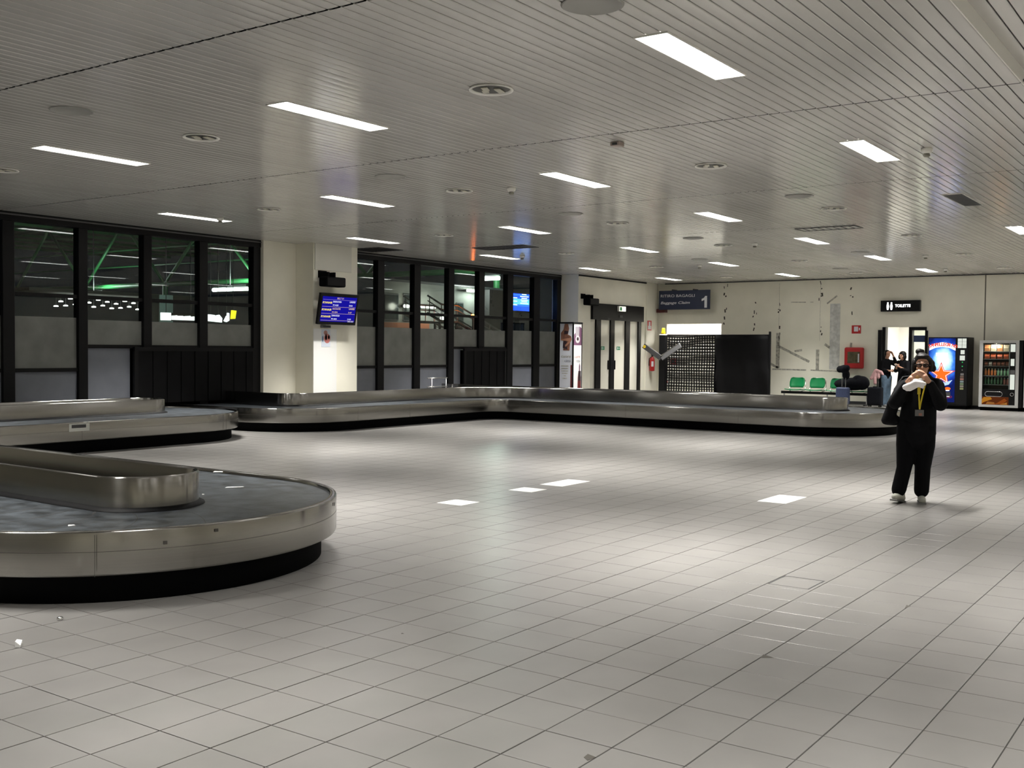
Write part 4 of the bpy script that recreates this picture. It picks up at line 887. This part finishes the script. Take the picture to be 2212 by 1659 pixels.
for k in range(8): bottle(6.47-k*.085, SH[4]-.007, (.05,.13,.07) if k < 6 else (.3,.12,.1), (.1,.25,.1) if k < 4 else (.25,.4,.3), 'dark green bottle on the lowest shelf of the silver vending machine' if k < 6 else 'reddish bottle on the lowest shelf of the silver vending machine', 'dark bottles' if k < 6 else 'reddish bottles', .2)
v3 = thing('vending_machine', 'dark blue vending machine with a lit screen right of the silver one', 'vending machine', (33.4, 5.0, 0))
B(XF+.02, XB-.02, 4.45, 5.43, .1, 2.03).build('cabinet', M_black, v3, bevel=.01); B(XF+.1, XB-.05, 4.5, 5.4, 0, .1).build('plinth', M_matte, v3)
B(XF-.004, XF+.02, 5.40, 5.43, .12, 2.02).build('edge_strip', M_silver, v3); B(XF, XF+.02, 4.5, 5.39, .14, 2.0).build('front_panel', emit('blue_front', (.012, .03, .16), .8), v3)
for k in range(6): B(XF-.003, XF, 5.1, 5.37, 1.34-k*.075, 1.39-k*.075).build('lit_row', E_pw, v3)

# ================================================================ PEOPLE
M_skin = mat('skin', (.46, .24, .15), .5, noise=(20, .06)); M_hair = mat('dark_hair', (.004, .003, .003), .5, bump=(60, .4), spec=.25); M_jkt = mat('black_jacket', (.0035, .0035, .0045), .8, bump=(18, .35), spec=.12); M_trs = mat('black_trousers', (.003, .003, .004), .8, bump=(14, .4), spec=.1); M_shoe = mat('pale_shoe', (.42, .42, .37), .6); M_sole = mat('shoe_sole', (.16, .16, .15), .7)
class Frame:
    def __init__(s, x, y, turn=0):
        s.o = Vector((x, y, 0)); d = Vector((x, y, 0)).normalized(); b = -d; c, k = math.cos(turn), math.sin(turn)
        s.b = Vector((b.x*c-b.y*k, b.x*k+b.y*c, 0)); s.a = Vector((-s.b.y, s.b.x, 0))    # a: image right, b: towards the viewer
    def __call__(s, a, b, z): return s.o + s.a*a + s.b*b + Vector((0, 0, z))
    def mat3(s): return Matrix((s.a, s.b, Vector((0, 0, 1)))).transposed()
def hand(F, wrist, palm, spread_dir, finger_dir, curl_dir, s=1.0, r=.0088):
    """palm plus five fingers; finger_dir: where the fingers leave the palm, curl_dir: where they bend, spread_dir: from index to little finger"""
    W, P = Vector(wrist), Vector(palm); sd, fd, cd = (Vector(v).normalized() for v in (spread_dir, finger_dir, curl_dir)); out = [cap_(W, .024*s, P, .030*s)]
    for k, (ln, off) in enumerate(((.070, -.033), (.080, -.011), (.075, .011), (.058, .032))):
        b0 = P+sd*off*s+fd*.014*s; b1 = b0+fd*ln*.55*s+cd*.012*s; b2 = b1+(fd*.25+cd).normalized()*ln*.5*s
        out += [cap_(b0, r*1.12*s, b1, r*1.05*s, 10), cap_(b1, r*1.05*s, b2, r*.85*s, 10)]
    t0 = P-sd*.026*s-fd*.012*s; t1 = t0-sd*.022*s+fd*.022*s+cd*.02*s; t2 = t1+fd*.026*s+cd*.016*s-sd*.004*s
    out += [cap_(t0, r*1.35*s, t1, r*1.15*s, 10), cap_(t1, r*1.15*s, t2, r*.95*s, 10)]
    return out
def head(F, a, b, z, s=1.0, turn=None):
    R_ = F.mat3() if turn is None else F.mat3() @ Matrix.Rotation(turn, 3, 'Z'); c = F(a, b, z)
    q = lambda x, y, h: c + R_ @ Vector((x*s, y*s, h*s))
    E_ = lambda p, r: ell(q(*p), tuple(v*s for v in r), 14, 10, R_)
    pr_ = [E_((0, -.01, .03), (.073, .092, .085)), E_((0, .018, -.03), (.060, .070, .085)), E_((0, .045, -.085), (.034, .036, .030)), E_((.036, .052, -.03), (.026, .026, .03)), E_((-.036, .052, -.03), (.026, .026, .03)),
           E_((0, .075, .022), (.055, .022, .022)), cap_(q(0, .088, .012), .009*s, q(0, .104, -.028), .014*s), E_((0, .086, -.062), (.024, .014, .009)), E_((0, .085, -.074), (.02, .013, .008)),
           E_((.075, -.005, -.012), (.010, .020, .032)), E_((-.075, -.005, -.012), (.010, .020, .032)), cap_(q(0, -.01, -.06), .050*s, q(0, -.03, -.16), .054*s)]
    return pr_, q, R_
M_eye = mat('eye', (.02, .015, .012), .2); M_eyew = mat('eye_white', (.55, .52, .48), .3)
# ---- woman walking towards the hall, eating
F = Frame(12.15, 3.09)
pw = thing('person', 'person in black jacket and trousers with a yellow lanyard, walking and eating a sandwich', 'person', F(0, 0, 0))
hp, q, R_ = head(F, .065, .05, 1.515)
arms = [cap_(F(.235, .02, 1.30), .05, F(.265, .12, 1.12), .045), cap_(F(.265, .12, 1.12), .042, F(.135, .28, 1.345), .028), cap_(F(-.125, .02, 1.30), .05, F(-.205, .14, 1.12), .045), cap_(F(-.205, .14, 1.12), .042, F(-.085, .28, 1.335), .028)]
hR = hand(F, F(-.085, .28, 1.335), F(-.045, .325, 1.375), (0, 0, -1), F.a*.8+Vector((0, 0, .6))+F.b*.25, F.a*.7-F.b*.8, 1.08)
hL = hand(F, F(.135, .28, 1.345), F(.092, .33, 1.395), (0, 0, -1), -F.a*.9+Vector((0, 0, .45))+F.b*.2, -F.a*.7-F.b*.8, 1.12)
trunk = [cap_(F(.055, 0, 1.33), .07, F(.03, 0, 1.0), .11), cap_(F(.02, 0, 1.0), .11, F(.015, 0, .82), .12), cap_(F(.09, 0, .8), .08, F(.085, .0, .45), .055), cap_(F(.085, .0, .45), .05, F(.085, -.03, .1), .035), cap_(F(-.06, .0, .8), .08, F(-.09, .08, .45), .055), cap_(F(-.09, .08, .45), .05, F(-.13, .10, .1), .035), cap_(F(.235, .02, 1.30), .05, F(-.125, .02, 1.30), .05)]
body = fuse('body', hp+arms+hR+hL+trunk, M_skin, pw, .0068, 3)
for sx_ in (-1, 1): 
    MB().add(*ell(q(.031*sx_, .079, .005), (.013, .010, .010), 10, 8, R_)).build('eye', M_eyew, pw, smooth=True); MB().add(*ell(q(.031*sx_, .087, .005), (.006, .004, .006), 8, 6, R_)).build('pupil', M_eye, pw, smooth=True)
    MB().tube([q(.034*sx_+.03*math.cos(t), .098, .004+.020*math.sin(t)) for t in [2*math.pi*k/14 for k in range(14)]], .0045, 6, True).build('glasses_rim', M_black, pw)
    MB().tube([q(.063*sx_, .096, .008), q(.078*sx_, .05, .008), q(.080*sx_, -.01, .0)], .0035, 5).build('glasses_arm', M_black, pw)
    MB().prism([(.034*sx_+.028*math.cos(t), .004+.018*math.sin(t)) for t in [2*math.pi*k/14 for k in range(14)]], q(0, .097, 0), R_ @ Vector((1, 0, 0)), (0, 0, 1), R_ @ Vector((0, .001, 0))).build('lens', glass_mat('tinted_lens', (.50, .45, .46)), pw)
    MB().tube([q(.014*sx_, .086, .036), q(.034*sx_, .084, .043), q(.055*sx_, .070, .036)], .0045, 5).build('eyebrow', M_hair, pw)
MB().tube([q(-.006, .100, .012), q(.006, .100, .012)], .003, 5).build('glasses_bridge', M_black, pw)
Eh = lambda p, r: ell(q(*p), r, 14, 10, R_)
fuse('hair', [Eh((0, -.035, .055), (.092, .098, .088)), Eh((0, .02, .098), (.072, .065, .034)), Eh((-.085, -.02, .0), (.030, .06, .085)), Eh((-.098, -.03, -.02), (.02, .05, .05)), Eh((.085, -.025, .01), (.028, .06, .08)), Eh((.115, -.03, -.03), (.03, .03, .04)), Eh((.105, -.03, .02), (.025, .03, .04)), Eh((-.035, -.06, .155), (.042, .042, .035)), Eh((-.055, -.06, .165), (.02, .02, .02)), Eh((.0, -.06, .16), (.022, .022, .022)), Eh((0, -.08, -.03), (.085, .06, .09))], M_hair, pw, .009, 3)
fuse('jacket', [cap_(F(.055, -.02, 1.30), .155, F(.04, -.01, 1.05), .185, 18, .72, F.b), cap_(F(.04, -.01, 1.05), .185, F(.02, -.01, .80), .205, 18, .72, F.b), cap_(F(.02, -.01, .80), .205, F(.02, 0, .76), .205, 18, .72, F.b),
    cap_(F(.205, 0, 1.30), .085, F(-.095, 0, 1.30), .085), cap_(F(.065, -.02, 1.34), .085, F(.065, -.02, 1.40), .065), cap_(F(.21, .01, 1.295), .09, F(.255, .12, 1.10), .078), cap_(F(.255, .12, 1.10), .074, F(.150, .265, 1.325), .045), cap_(F(-.105, .01, 1.295), .09, F(-.205, .14, 1.11), .078), cap_(F(-.205, .14, 1.11), .074, F(-.095, .265, 1.315), .045)], M_jkt, pw, .013, 5)
fuse('trousers', [cap_(F(.10, -.01, .84), .125, F(.10, 0, .62), .118), cap_(F(-.065, -.01, .84), .125, F(-.075, .02, .62), .118), cap_(F(.10, 0, .62), .116, F(.092, .0, .38), .085), cap_(F(.092, .0, .38), .085, F(.085, -.02, .13), .082), cap_(F(-.075, .02, .62), .116, F(-.10, .07, .38), .082), cap_(F(-.10, .07, .38), .082, F(-.150, .10, .14), .080), cap_(F(-.04, 0, .86), .13, F(.07, 0, .86), .13)], M_trs, pw, .013, 4)
for pts, nm in (((F(-.125, .07, .05), F(-.185, .22, .075)), 0), ((F(.085, -.06, .045), F(.095, .10, .04)), 1)):
    u = (pts[1]-pts[0]).normalized()
    sh_ = fuse('shoe', [cap_(pts[0]-u*.02, .042, pts[1], .040), cap_(pts[0]-u*.01+Vector((0, 0, .03)), .04, pts[0]+u*.05+Vector((0, 0, .02)), .036)], M_shoe, pw, .007, 3)
    s_ = u.cross(Vector((0, 0, 1))).normalized(); nn_ = s_.cross(u); c_ = (pts[0]+pts[1])/2+u*.0-nn_*.036
    MB().obox(c_, u*.125, s_*.042, nn_*.010).build('sole', M_sole, sh_, bevel=.008)
M_yl = mat('lanyard_yellow', (.62, .48, .02), .6)
MB().tube([F(.115, .105, 1.38), F(.085, .155, 1.25), F(.055, .165, 1.10), F(.047, .165, 1.04)], .008, 6).build('lanyard', M_yl, pw); MB().tube([F(.02, .105, 1.38), F(.035, .155, 1.25), F(.043, .165, 1.10), F(.047, .165, 1.04)], .008, 6).build('lanyard', M_yl, pw)
MB().obox(F(.036, .20, 1.265), F.a*.016, F.b*.004, (0, 0, .06)).build('lanyard', M_yl, pw)
bd = MB().obox(F(.045, .175, 1.0), F.a*.045, F.b*.003, (0, 0, .034)).build('badge', mat('badge', (.13, .13, .13), .3), pw); MB().obox(F(.055, .1795, .985), F.a*.016, F.b*.001, (0, 0, .014)).build('badge_photo', mat('badge_photo', (.32, .14, .10), .5), bd)
# sandwich and napkin, held up to the mouth
sw = thing('sandwich', 'bread roll held to the mouth in a white paper napkin', 'food', F(.02, .31, 1.25))
fuse('roll', [cap_(F(.035, .235, 1.425), .03, F(.02, .315, 1.39), .036)], mat('bread', (.45, .24, .08), .7), sw, .006, 2)
fuse('napkin', [cap_(F(-.105, .36, 1.285), .030, F(.0, .375, 1.335), .030, 12), cap_(F(.0, .375, 1.335), .030, F(.085, .36, 1.325), .024), cap_(F(-.06, .37, 1.27), .030, F(.02, .37, 1.315), .028), cap_(F(-.085, .365, 1.26), .020, F(-.02, .37, 1.275), .016), cap_(F(.04, .365, 1.31), .025, F(.075, .365, 1.285), .014), cap_(F(-.02, .33, 1.35), .03, F(.05, .33, 1.36), .03)], mat('napkin', (.86, .82, .82), .7), sw, .007, 2)
bg = thing('shoulder_bag', 'big black shoulder bag hanging at the side of the walking person', 'bag', F(-.27, 0, .85))
fuse('bag_body', [cap_(F(-.275, 0, .92), .075, F(-.22, .02, 1.10), .07, 14, .9), cap_(F(-.30, 0, .90), .055, F(-.20, 0, .90), .06), cap_(F(-.24, .04, 1.08), .06, F(-.20, .04, 1.16), .05)], M_jkt, bg, .013, 4)
MB().tube([F(-.24, .05, 1.12), F(-.215, .05, 1.25), F(-.13, .05, 1.385), F(-.06, .0, 1.395), F(-.11, -.1, 1.3), F(-.22, -.05, 1.12)], .012, 6).build('strap', M_rub, bg, smooth=True)

# ---- two women talking at the toilet doorway
def dim_person(label, F, hair_prims, top, legs, headpos, arms, hands, skin_extra=(), bottoms=M_trs, topm=M_jkt, turn=0):
    p = thing('person', label, 'person', F(0, 0, 0))
    hp, q, R_ = head(F, *headpos, 1.0, turn)
    core = [cap_(F(0, 0, 1.36), .06, F(0, 0, 1.0), .075), cap_(F(0, 0, 1.0), .075, F(0, 0, .88), .08), cap_(F(.07, 0, .86), .07, F(.06, 0, .06), .035), cap_(F(-.07, 0, .86), .07, F(-.06, 0, .06), .035), cap_(F(-.15, 0, 1.34), .04, F(.15, 0, 1.34), .04)]
    fuse('body', hp+core+arms+hands+list(skin_extra), M_skin, p, .0085, 2)
    fuse('hair', [ell(q(*c), r, 12, 8, R_) for c, r in hair_prims], M_hair, p, .012, 2)
    fuse('top', top, topm, p, .015, 3); fuse('trousers', legs, bottoms, p, .015, 3)
    for s in (-1, 1):
        fuse('shoe', [cap_(F(.065*s, -.04, .04), .038, F(.075*s, .13, .035), .034)], mat('grey_shoe', (.16, .16, .17), .6) if bottoms is not M_trs else M_matte, p, .012, 2)
        MB().add(*ell(q(.031*s, .086, .005), (.010, .008, .007), 8, 6, R_)).build('eye', M_eye, p, smooth=True)
    return p
M_jean = mat('blue_denim', (.11, .17, .24), .8, noise=(8, .3))
FA = Frame(33.0, 9.25, .5)
dim_person('person in black top and blue jeans, hand raised to the head', FA,
    [((0, -.03, .05), (.088, .095, .085)), ((0, -.07, -.03), (.07, .05, .08)), ((-.07, -.01, .0), (.025, .05, .06))],
    [cap_(FA(0, 0, 1.36), .12, FA(0, 0, 1.12), .13, 14, .75, FA.b), cap_(FA(0, 0, 1.12), .13, FA(0, 0, .93), .135, 14, .75, FA.b), cap_(FA(.13, 0, 1.36), .075, FA(.30, .08, 1.25), .06), cap_(FA(.30, .08, 1.25), .058, FA(.175, .09, 1.50), .042), cap_(FA(-.13, 0, 1.36), .07, FA(-.17, .02, 1.12), .058), cap_(FA(-.17, .02, 1.12), .055, FA(-.05, .12, 1.08), .045)],
    [cap_(FA(.07, 0, .90), .10, FA(.07, .0, .5), .075), cap_(FA(.07, 0, .5), .072, FA(.065, 0, .08), .065), cap_(FA(-.07, 0, .90), .10, FA(-.07, .0, .5), .075), cap_(FA(-.07, 0, .5), .072, FA(-.065, 0, .08), .065)],
    (0, .03, 1.60), [cap_(FA(.13, 0, 1.36), .045, FA(.30, .08, 1.25), .04), cap_(FA(.30, .08, 1.25), .038, FA(.14, .10, 1.57), .026), cap_(FA(-.17, .02, 1.12), .038, FA(.03, .16, 1.09), .028)],
    hand(FA, FA(.14, .10, 1.57), FA(.11, .10, 1.63), FA.b, Vector((0, 0, 1))-FA.a*.4, -FA.a, 1.0, .0105)+hand(FA, FA(.03, .16, 1.09), FA(.08, .17, 1.09), (0, 0, -1), FA.a, -FA.b, 1.0, .0105), bottoms=M_jean)
FB = Frame(32.95, 8.76, -.55)
dim_person('person with bobbed dark hair in a long black coat looking at something in the hands', FB,
    [((0, -.03, .045), (.105, .11, .095)), ((-.085, -.01, -.04), (.035, .075, .085)), ((.085, -.01, -.04), (.035, .075, .085)), ((0, -.08, -.05), (.09, .05, .085)), ((0, .07, .055), (.075, .025, .025))],
    [cap_(FB(0, 0, 1.34), .13, FB(.02, 0, 1.05), .16, 14, .8, FB.b), cap_(FB(.02, 0, 1.05), .16, FB(.02, 0, .66), .20, 14, .8, FB.b), cap_(FB(.14, 0, 1.34), .08, FB(.20, .06, 1.10), .065), cap_(FB(.20, .06, 1.10), .06, FB(.09, .20, 1.16), .045), cap_(FB(-.14, 0, 1.34), .08, FB(-.20, .06, 1.10), .065), cap_(FB(-.20, .06, 1.10), .06, FB(-.12, .18, 1.13), .045)],
    [cap_(FB(.07, 0, .8), .095, FB(.065, .0, .08), .062), cap_(FB(-.07, 0, .8), .095, FB(-.065, .0, .08), .062)],
    (0, .05, 1.56), [cap_(FB(.20, .06, 1.10), .038, FB(.03, .27, 1.23), .026), cap_(FB(-.20, .06, 1.10), .038, FB(-.06, .25, 1.2), .026)],
    hand(FB, FB(.03, .27, 1.23), FB(.0, .30, 1.26), FB.b, Vector((0, 0, 1))-FB.a*.6, -FB.a, 1.0, .0105)+hand(FB, FB(-.06, .25, 1.2), FB(-.03, .29, 1.24), FB.b, Vector((0, 0, 1))+FB.a*.4, FB.a, 1.0, .0105))
ph = thing('notebook', 'small pale booklet held by the person in the long coat', 'booklet', FB(-.01, .33, 1.27))
MB().obox(FB(-.015, .335, 1.28), FB.a*.05, Vector((0, 0, .006))+FB.b*.01, FB.b*.03+Vector((0, 0, .02))).build('cover', M_pw, ph); MB().obox(FB(-.015, .337, 1.284), FB.a*.046, Vector((0, 0, .006))+FB.b*.01, FB.b*.026+Vector((0, 0, .018))).build('pages', M_paper, ph)

# ================================================================ OUTSIDE THE WINDOWS
B(-30, 110, 18.6, 110, -.12, -.02).build('ground', mat('asphalt', (.05, .05, .052), .7, noise=(3, .2)), kind='structure')
M_gr = mat('green_steel', (.015, .13, .035), .5); M_tube = emit('outdoor_tube', (.90, 1, .92), 14)
tr = thing('canopy_truss', 'green steel lattice girder of the canopy outside the windows', 'girder', (42.1, 45, 0))
MB().tube([(42.1, 20, 5.5), (42.1, 86, 5.5)], .15, 10).build('chord', M_gr, tr, smooth=True); MB().tube([(42.1, 20, 9.6), (42.1, 86, 9.6)], .15, 10).build('chord', M_gr, tr, smooth=True)
ys = [22.0+8.6*k for k in range(8)]
for k, y in enumerate(ys):
    for s in (0, 1): MB().tube([(42.1, y, 5.5), (42.1, y+4.3*(1 if s else -1), 9.6)], .10, 8).build('diagonal', M_gr, tr, smooth=True)
    MB().tube([(42.1, y, 5.5), (42.1, y, .0)], .16, 10).build('column', M_gr, tr) if k in (1, 4, 7) else None
for z in (6.9, 8.0): MB().tube([(43.4, 20, z), (43.4, 86, z)], .05, 6).build('stay', M_gr, tr)
rf = thing('canopy_roof', 'dark ribbed canopy roof above the green girder outside', 'canopy', (45, 50, 9.8))
B(32, 62, 19.5, 88, 9.85, 10.0).build('deck', mat('canopy_deck', (.03, .07, .045), .6), rf)
for k in range(20): B(32, 62, 21+k*3.4, 21.12+k*3.4, 9.65, 9.85).build('rib', M_gr, rf)
def canopy_lamp(x, y, z, L, ax='y', W=90):
    t = thing('canopy_light', 'glowing outdoor tube light hanging under the canopy', 'lamp', (x, y, z), 'outdoor tube lights')
    d = Vector((0, L/2, 0)) if ax == 'y' else Vector((L/2, 0, 0)); c = Vector((x, y, z))
    MB().cyl(c-d, c+d, .10, n=12).build('tube', M_tube, t, smooth=True); MB().obox(c+Vector((0, 0, .2)), Vector((.1, 0, 0)), Vector((0, L/2, 0)) if ax == 'y' else Vector((L/2, 0, 0)), (0, 0, .06)).build('housing', M_dkgrey, t)
    MB().cyl(c+Vector((0, 0, .2)), (x, y, 9.87), .03, n=6).build('hanger', M_dkgrey, t)
    pl_ = bpy.data.lights.new('girder_fill', 'POINT'); pl_.energy = W*3.2; pl_.color = (.85, 1, .9); pl_.shadow_soft_size = .3; o = bpy.data.objects.new('girder_fill', pl_); COL.objects.link(o); o.parent = t; o.location = (0, -.6, .5)  # point light added above the housing to light the girder
canopy_lamp(41.3, 62.8, 4.95, 2.2); canopy_lamp(41.15, 49.1, 4.95, 3.0); canopy_lamp(40.85, 30.2, 5.0, 1.3)
random.seed(11)
M_spot = emit('far_spot', (1, .98, .9), 9)
for k in range(22):
    x = 36.9+k*.32; z = (3.95, 4.35, 4.1, 4.45, 4.0, 4.25)[k*5 % 6]
    t = thing('concourse_spot', 'tiny bright round ceiling spot in the far concourse seen through the windows', 'lamp', (x, 60, z), 'far concourse spots')
    MB().lathe([(.13, 0), (.13, .05), (.05, .08)], (x, 60, z), 12).build('lens', M_spot, t); MB().cyl((x, 60, z+.08), (x, 60, 4.75), .015, n=5).build('stem', M_dkgrey, t)
B(34, 46, 58, 64, 4.75, 4.95).build('concourse_ceiling', mat('concourse_soffit', (.06, .065, .06), .7)); tag(bpy.data.objects['concourse_ceiling'], 'dark soffit of the far concourse outside the windows', 'ceiling')
B(39.9, 40.9, 54, 54.8, 0, 4.7).build('concourse_pillar', mat('pale_pillar', (.30, .42, .40), .6), bevel=.04); tag(bpy.data.objects['concourse_pillar'], 'pale teal pillar standing in the far concourse', 'pillar')
E_sg = emit('sign_white', (1, 1, 1), 2.2); E_yg = emit('sign_yellow', (1, .85, .02), 1.6)
bs = thing('hanging_board', 'lit white lettered board hanging in the far concourse', 'sign', (34.4, 45, 2.9))
B(33.40, 33.95, 45, 45.12, 2.92, 3.30).build('symbol_plate', E_sg, bs)
B(33.95, 35.45, 45.02, 45.12, 2.90, 3.30).build('backboard', M_black, bs)
for k in range(12): B(33.99+k*.118, 34.085+k*.118, 44.99, 45.02, 2.95, 3.17+random.uniform(-.03, .02)).build('lit_letter_block', E_sg, bs)
for x in (33.7, 35.2): MB().cyl((x, 45.07, 3.3), (x, 45.07, 9.87), .02, n=6).build('hanger', M_dkgrey, bs)
def lit_panel(name, label, poly, m, x, y=45.0):
    t = thing(name, label, 'sign', (x, y, 2.9)); MB().prism(poly, (x, y, 0), (1, 0, 0), (0, 0, 1), (0, .1, 0)).build('face', m, t); MB().cyl((x, y+.05, 3.25), (x, y+.05, 9.87), .02, n=6).build('hanger', M_dkgrey, t)
lit_panel('pictogram_sign', 'square glowing white pictogram sign in the far concourse', [(-.22, 2.95), (.2, 2.93), (.24, 3.28), (-.15, 3.3)], E_sg, 36.45)
lit_panel('pictogram_sign', 'house-shaped glowing white pictogram sign in the far concourse', [(-.22, 2.92), (.22, 2.9), (.24, 3.12), (.05, 3.3), (-.18, 3.25)], E_sg, 36.95)
lit_panel('pictogram_sign', 'drop-shaped glowing white pictogram sign in the far concourse', [(-.16, 2.98), (0, 2.93), (.17, 3.02), (.16, 3.4), (.08, 3.42), (-.02, 3.2)], E_sg, 37.5)
lit_panel('pictogram_sign', 'bright yellow slanted sign in the far concourse', [(-.15, 3.1), (.12, 3.12), (.2, 3.55), (-.09, 3.57)], E_yg, 37.95)
# pale annex with two windows, outside stair and rails
ab = thing('annex_building', 'pale annex wall with dark windows outside the right-hand windows', 'building', (37, 30, 0))
M_ann = mat('annex_wall', (.26, .27, .245), .7, noise=(2, .08))
B(33.0, 41.6, 30, 30.3, 0, 4.45).build('wall', M_ann, ab); B(32.9, 41.7, 29.9, 30.4, 4.45, 4.55).build('coping', M_dkgrey, ab)
for x0, x1, z0, z1 in ((33.25, 34.1, 2.85, 3.87), (34.5, 35.1, 2.85, 3.9), (38.2, 38.6, 2.6, 3.7)):
    wn_ = B(x0-.05, x1+.05, 29.95, 30, z0-.05, z1+.05).build('window', M_grey, ab); B(x0, x1, 29.93, 29.95, z0, z1).build('pane', mat('dark_pane', (.03, .045, .045), .2), wn_)
B(33.0, 36.2, 29.96, 30, 2.2, 2.72).build('orange_glow', mat('orange_glow', (.50, .17, .08), .6), ab)  # orange light on the lower wall, put in as a coloured strip
B(39.9, 41.6, 29.4, 30, 3.2, 4.4).build('wall_return', M_dkgrey, ab)
def wall_lamp(x, y, z, L, lab, m, W, col):
    t = thing('wall_lamp', lab, 'lamp', (x, y, z)); MB().cyl((x-L/2, y, z), (x+L/2, y, z), .07, n=10).build('tube', m, t); B(x-L/2, x+L/2, y+.06, y+.22, z-.05, z+.05).build('bracket', M_grey, t)
    p = bpy.data.lights.new('bulb', 'POINT'); p.energy = W; p.color = col; p.shadow_soft_size = .15; o = bpy.data.objects.new('bulb', p); COL.objects.link(o); o.parent = t; o.location = (0, -.35, 0)
M_wl = emit('wall_tube', (1, .98, .88), 5)
wall_lamp(34.35, 29.7, 3.42, .25, 'small bright lamp between the windows of the annex', M_wl, 14, (1, .95, .8))
wall_lamp(35.8, 29.7, 3.45, .9, 'bright tube lamp on the annex wall beside the stair', M_wl, 40, (1, .97, .88))
wall_lamp(36.9, 29.7, 2.98, .4, 'short low lamp on the annex wall under the stair rail', M_wl, 12, (1, .95, .85))
wall_lamp(39.1, 29.7, 4.3, 1.0, 'added white lamp lighting the annex wall from high up', M_wl, 120, (.95, 1, .93))  # lamp added to brighten the annex wall
sl = thing('outside_stair', 'grey steel outside stair with double handrails beyond the windows', 'stair', (31, 24, 0))
for dy in (0, 1.1):
    top = [(28.9, 24+dy, 3.50), (29.67, 24+dy, 3.22), (30.6, 24+dy, 3.22), (33.4, 24+dy, 2.30)]
    MB().tube(top, .035, 8).build('handrail', M_alu, sl, smooth=True); MB().tube([(x, y, z-.18) for x, y, z in top], .022, 6).build('handrail', M_alu, sl, smooth=True)
    MB().tube([(x, y, z-.62) for x, y, z in top], .05, 8).build('stringer', M_dkgrey, sl, smooth=True)
    for x, z in ((29.0, 3.46), (29.67, 3.22), (30.1, 3.22), (30.6, 3.22), (31.6, 2.89), (32.6, 2.56), (33.35, 2.32)): MB().tube([(x, 24+dy, z), (x, 24+dy, z-.66)], .02, 6).build('baluster', M_alu, sl)
B(29.6, 30.65, 24, 25.1, 2.55, 2.6).build('landing', M_grey, sl)
for k in range(9): x = 30.75+k*.3; z = 2.55-.098*(k+1); B(x-.15, x+.15, 24, 25.1, z-.03, z).build('tread', M_grey, sl)
for k in range(9): B(33.3+k*.28, 33.6+k*.28, 24, 25.1, 1.62-(k+1)*.175, 1.66-(k+1)*.175).build('tread', M_grey, sl)
for x, y in ((29.65, 24.05), (30.6, 24.05), (29.65, 25.05), (30.6, 25.05)): MB().cyl((x, y, 0), (x, y, 2.55), .05, n=8).build('post', M_dkgrey, sl)
t = thing('warning_lamp', 'small orange-red warning lamp on a post outside the windows', 'lamp', (31.0, 23.6, 0))
MB().add(*ell((31.0, 23.6, 2.86), (.06, .06, .05))).build('lamp_head', emit('orange_lamp', (1, .16, .02), 55), t, smooth=True); MB().cyl((31.0, 23.6, -.02), (31.0, 23.6, 2.82), .025, n=8).build('post', M_dkgrey, t)
mo = thing('information_screen', 'glowing blue arrivals screen mounted behind the window glass beside the totem', 'screen', (27.33, 18.9, 2.8))
B(26.68, 27.98, 18.86, 18.94, 2.79, 3.42).build('bezel', M_black, mo); B(26.74, 27.92, 18.852, 18.86, 2.84, 3.37).build('display', emit('bright_blue', (.012, .07, .95), 2.6), mo)
E_c = emit('screen_cyan', (.15, .65, 1), 1.6); E_ww = emit('screen_white2', (.9, 1, 1), 2.2)
B(26.76, 27.90, 18.850, 18.852, 3.03, 3.20).build('lit_band', E_c, mo)
for z in (3.325, 3.21, 3.105, 2.99): B(26.74, 27.92, 18.846, 18.849, z, z+.008).build('divider_line', E_c, mo)
for x0, x1, z in ((27.28, 27.53, 3.34), (27.18, 27.65, 3.275), (27.26, 27.56, 3.22), (26.76, 27.02, 3.22), (27.22, 27.6, 3.165), (27.26, 27.56, 3.115), (26.76, 27.02, 3.115), (27.2, 27.62, 3.06), (26.76, 27.02, 3.005)): B(x0, x1, 18.843, 18.846, z, z+.026).build('text_line', E_ww, mo)
B(27.28, 27.38, 18.94, 19.1, -.02, 3.1).build('stand', M_dkgrey, mo)
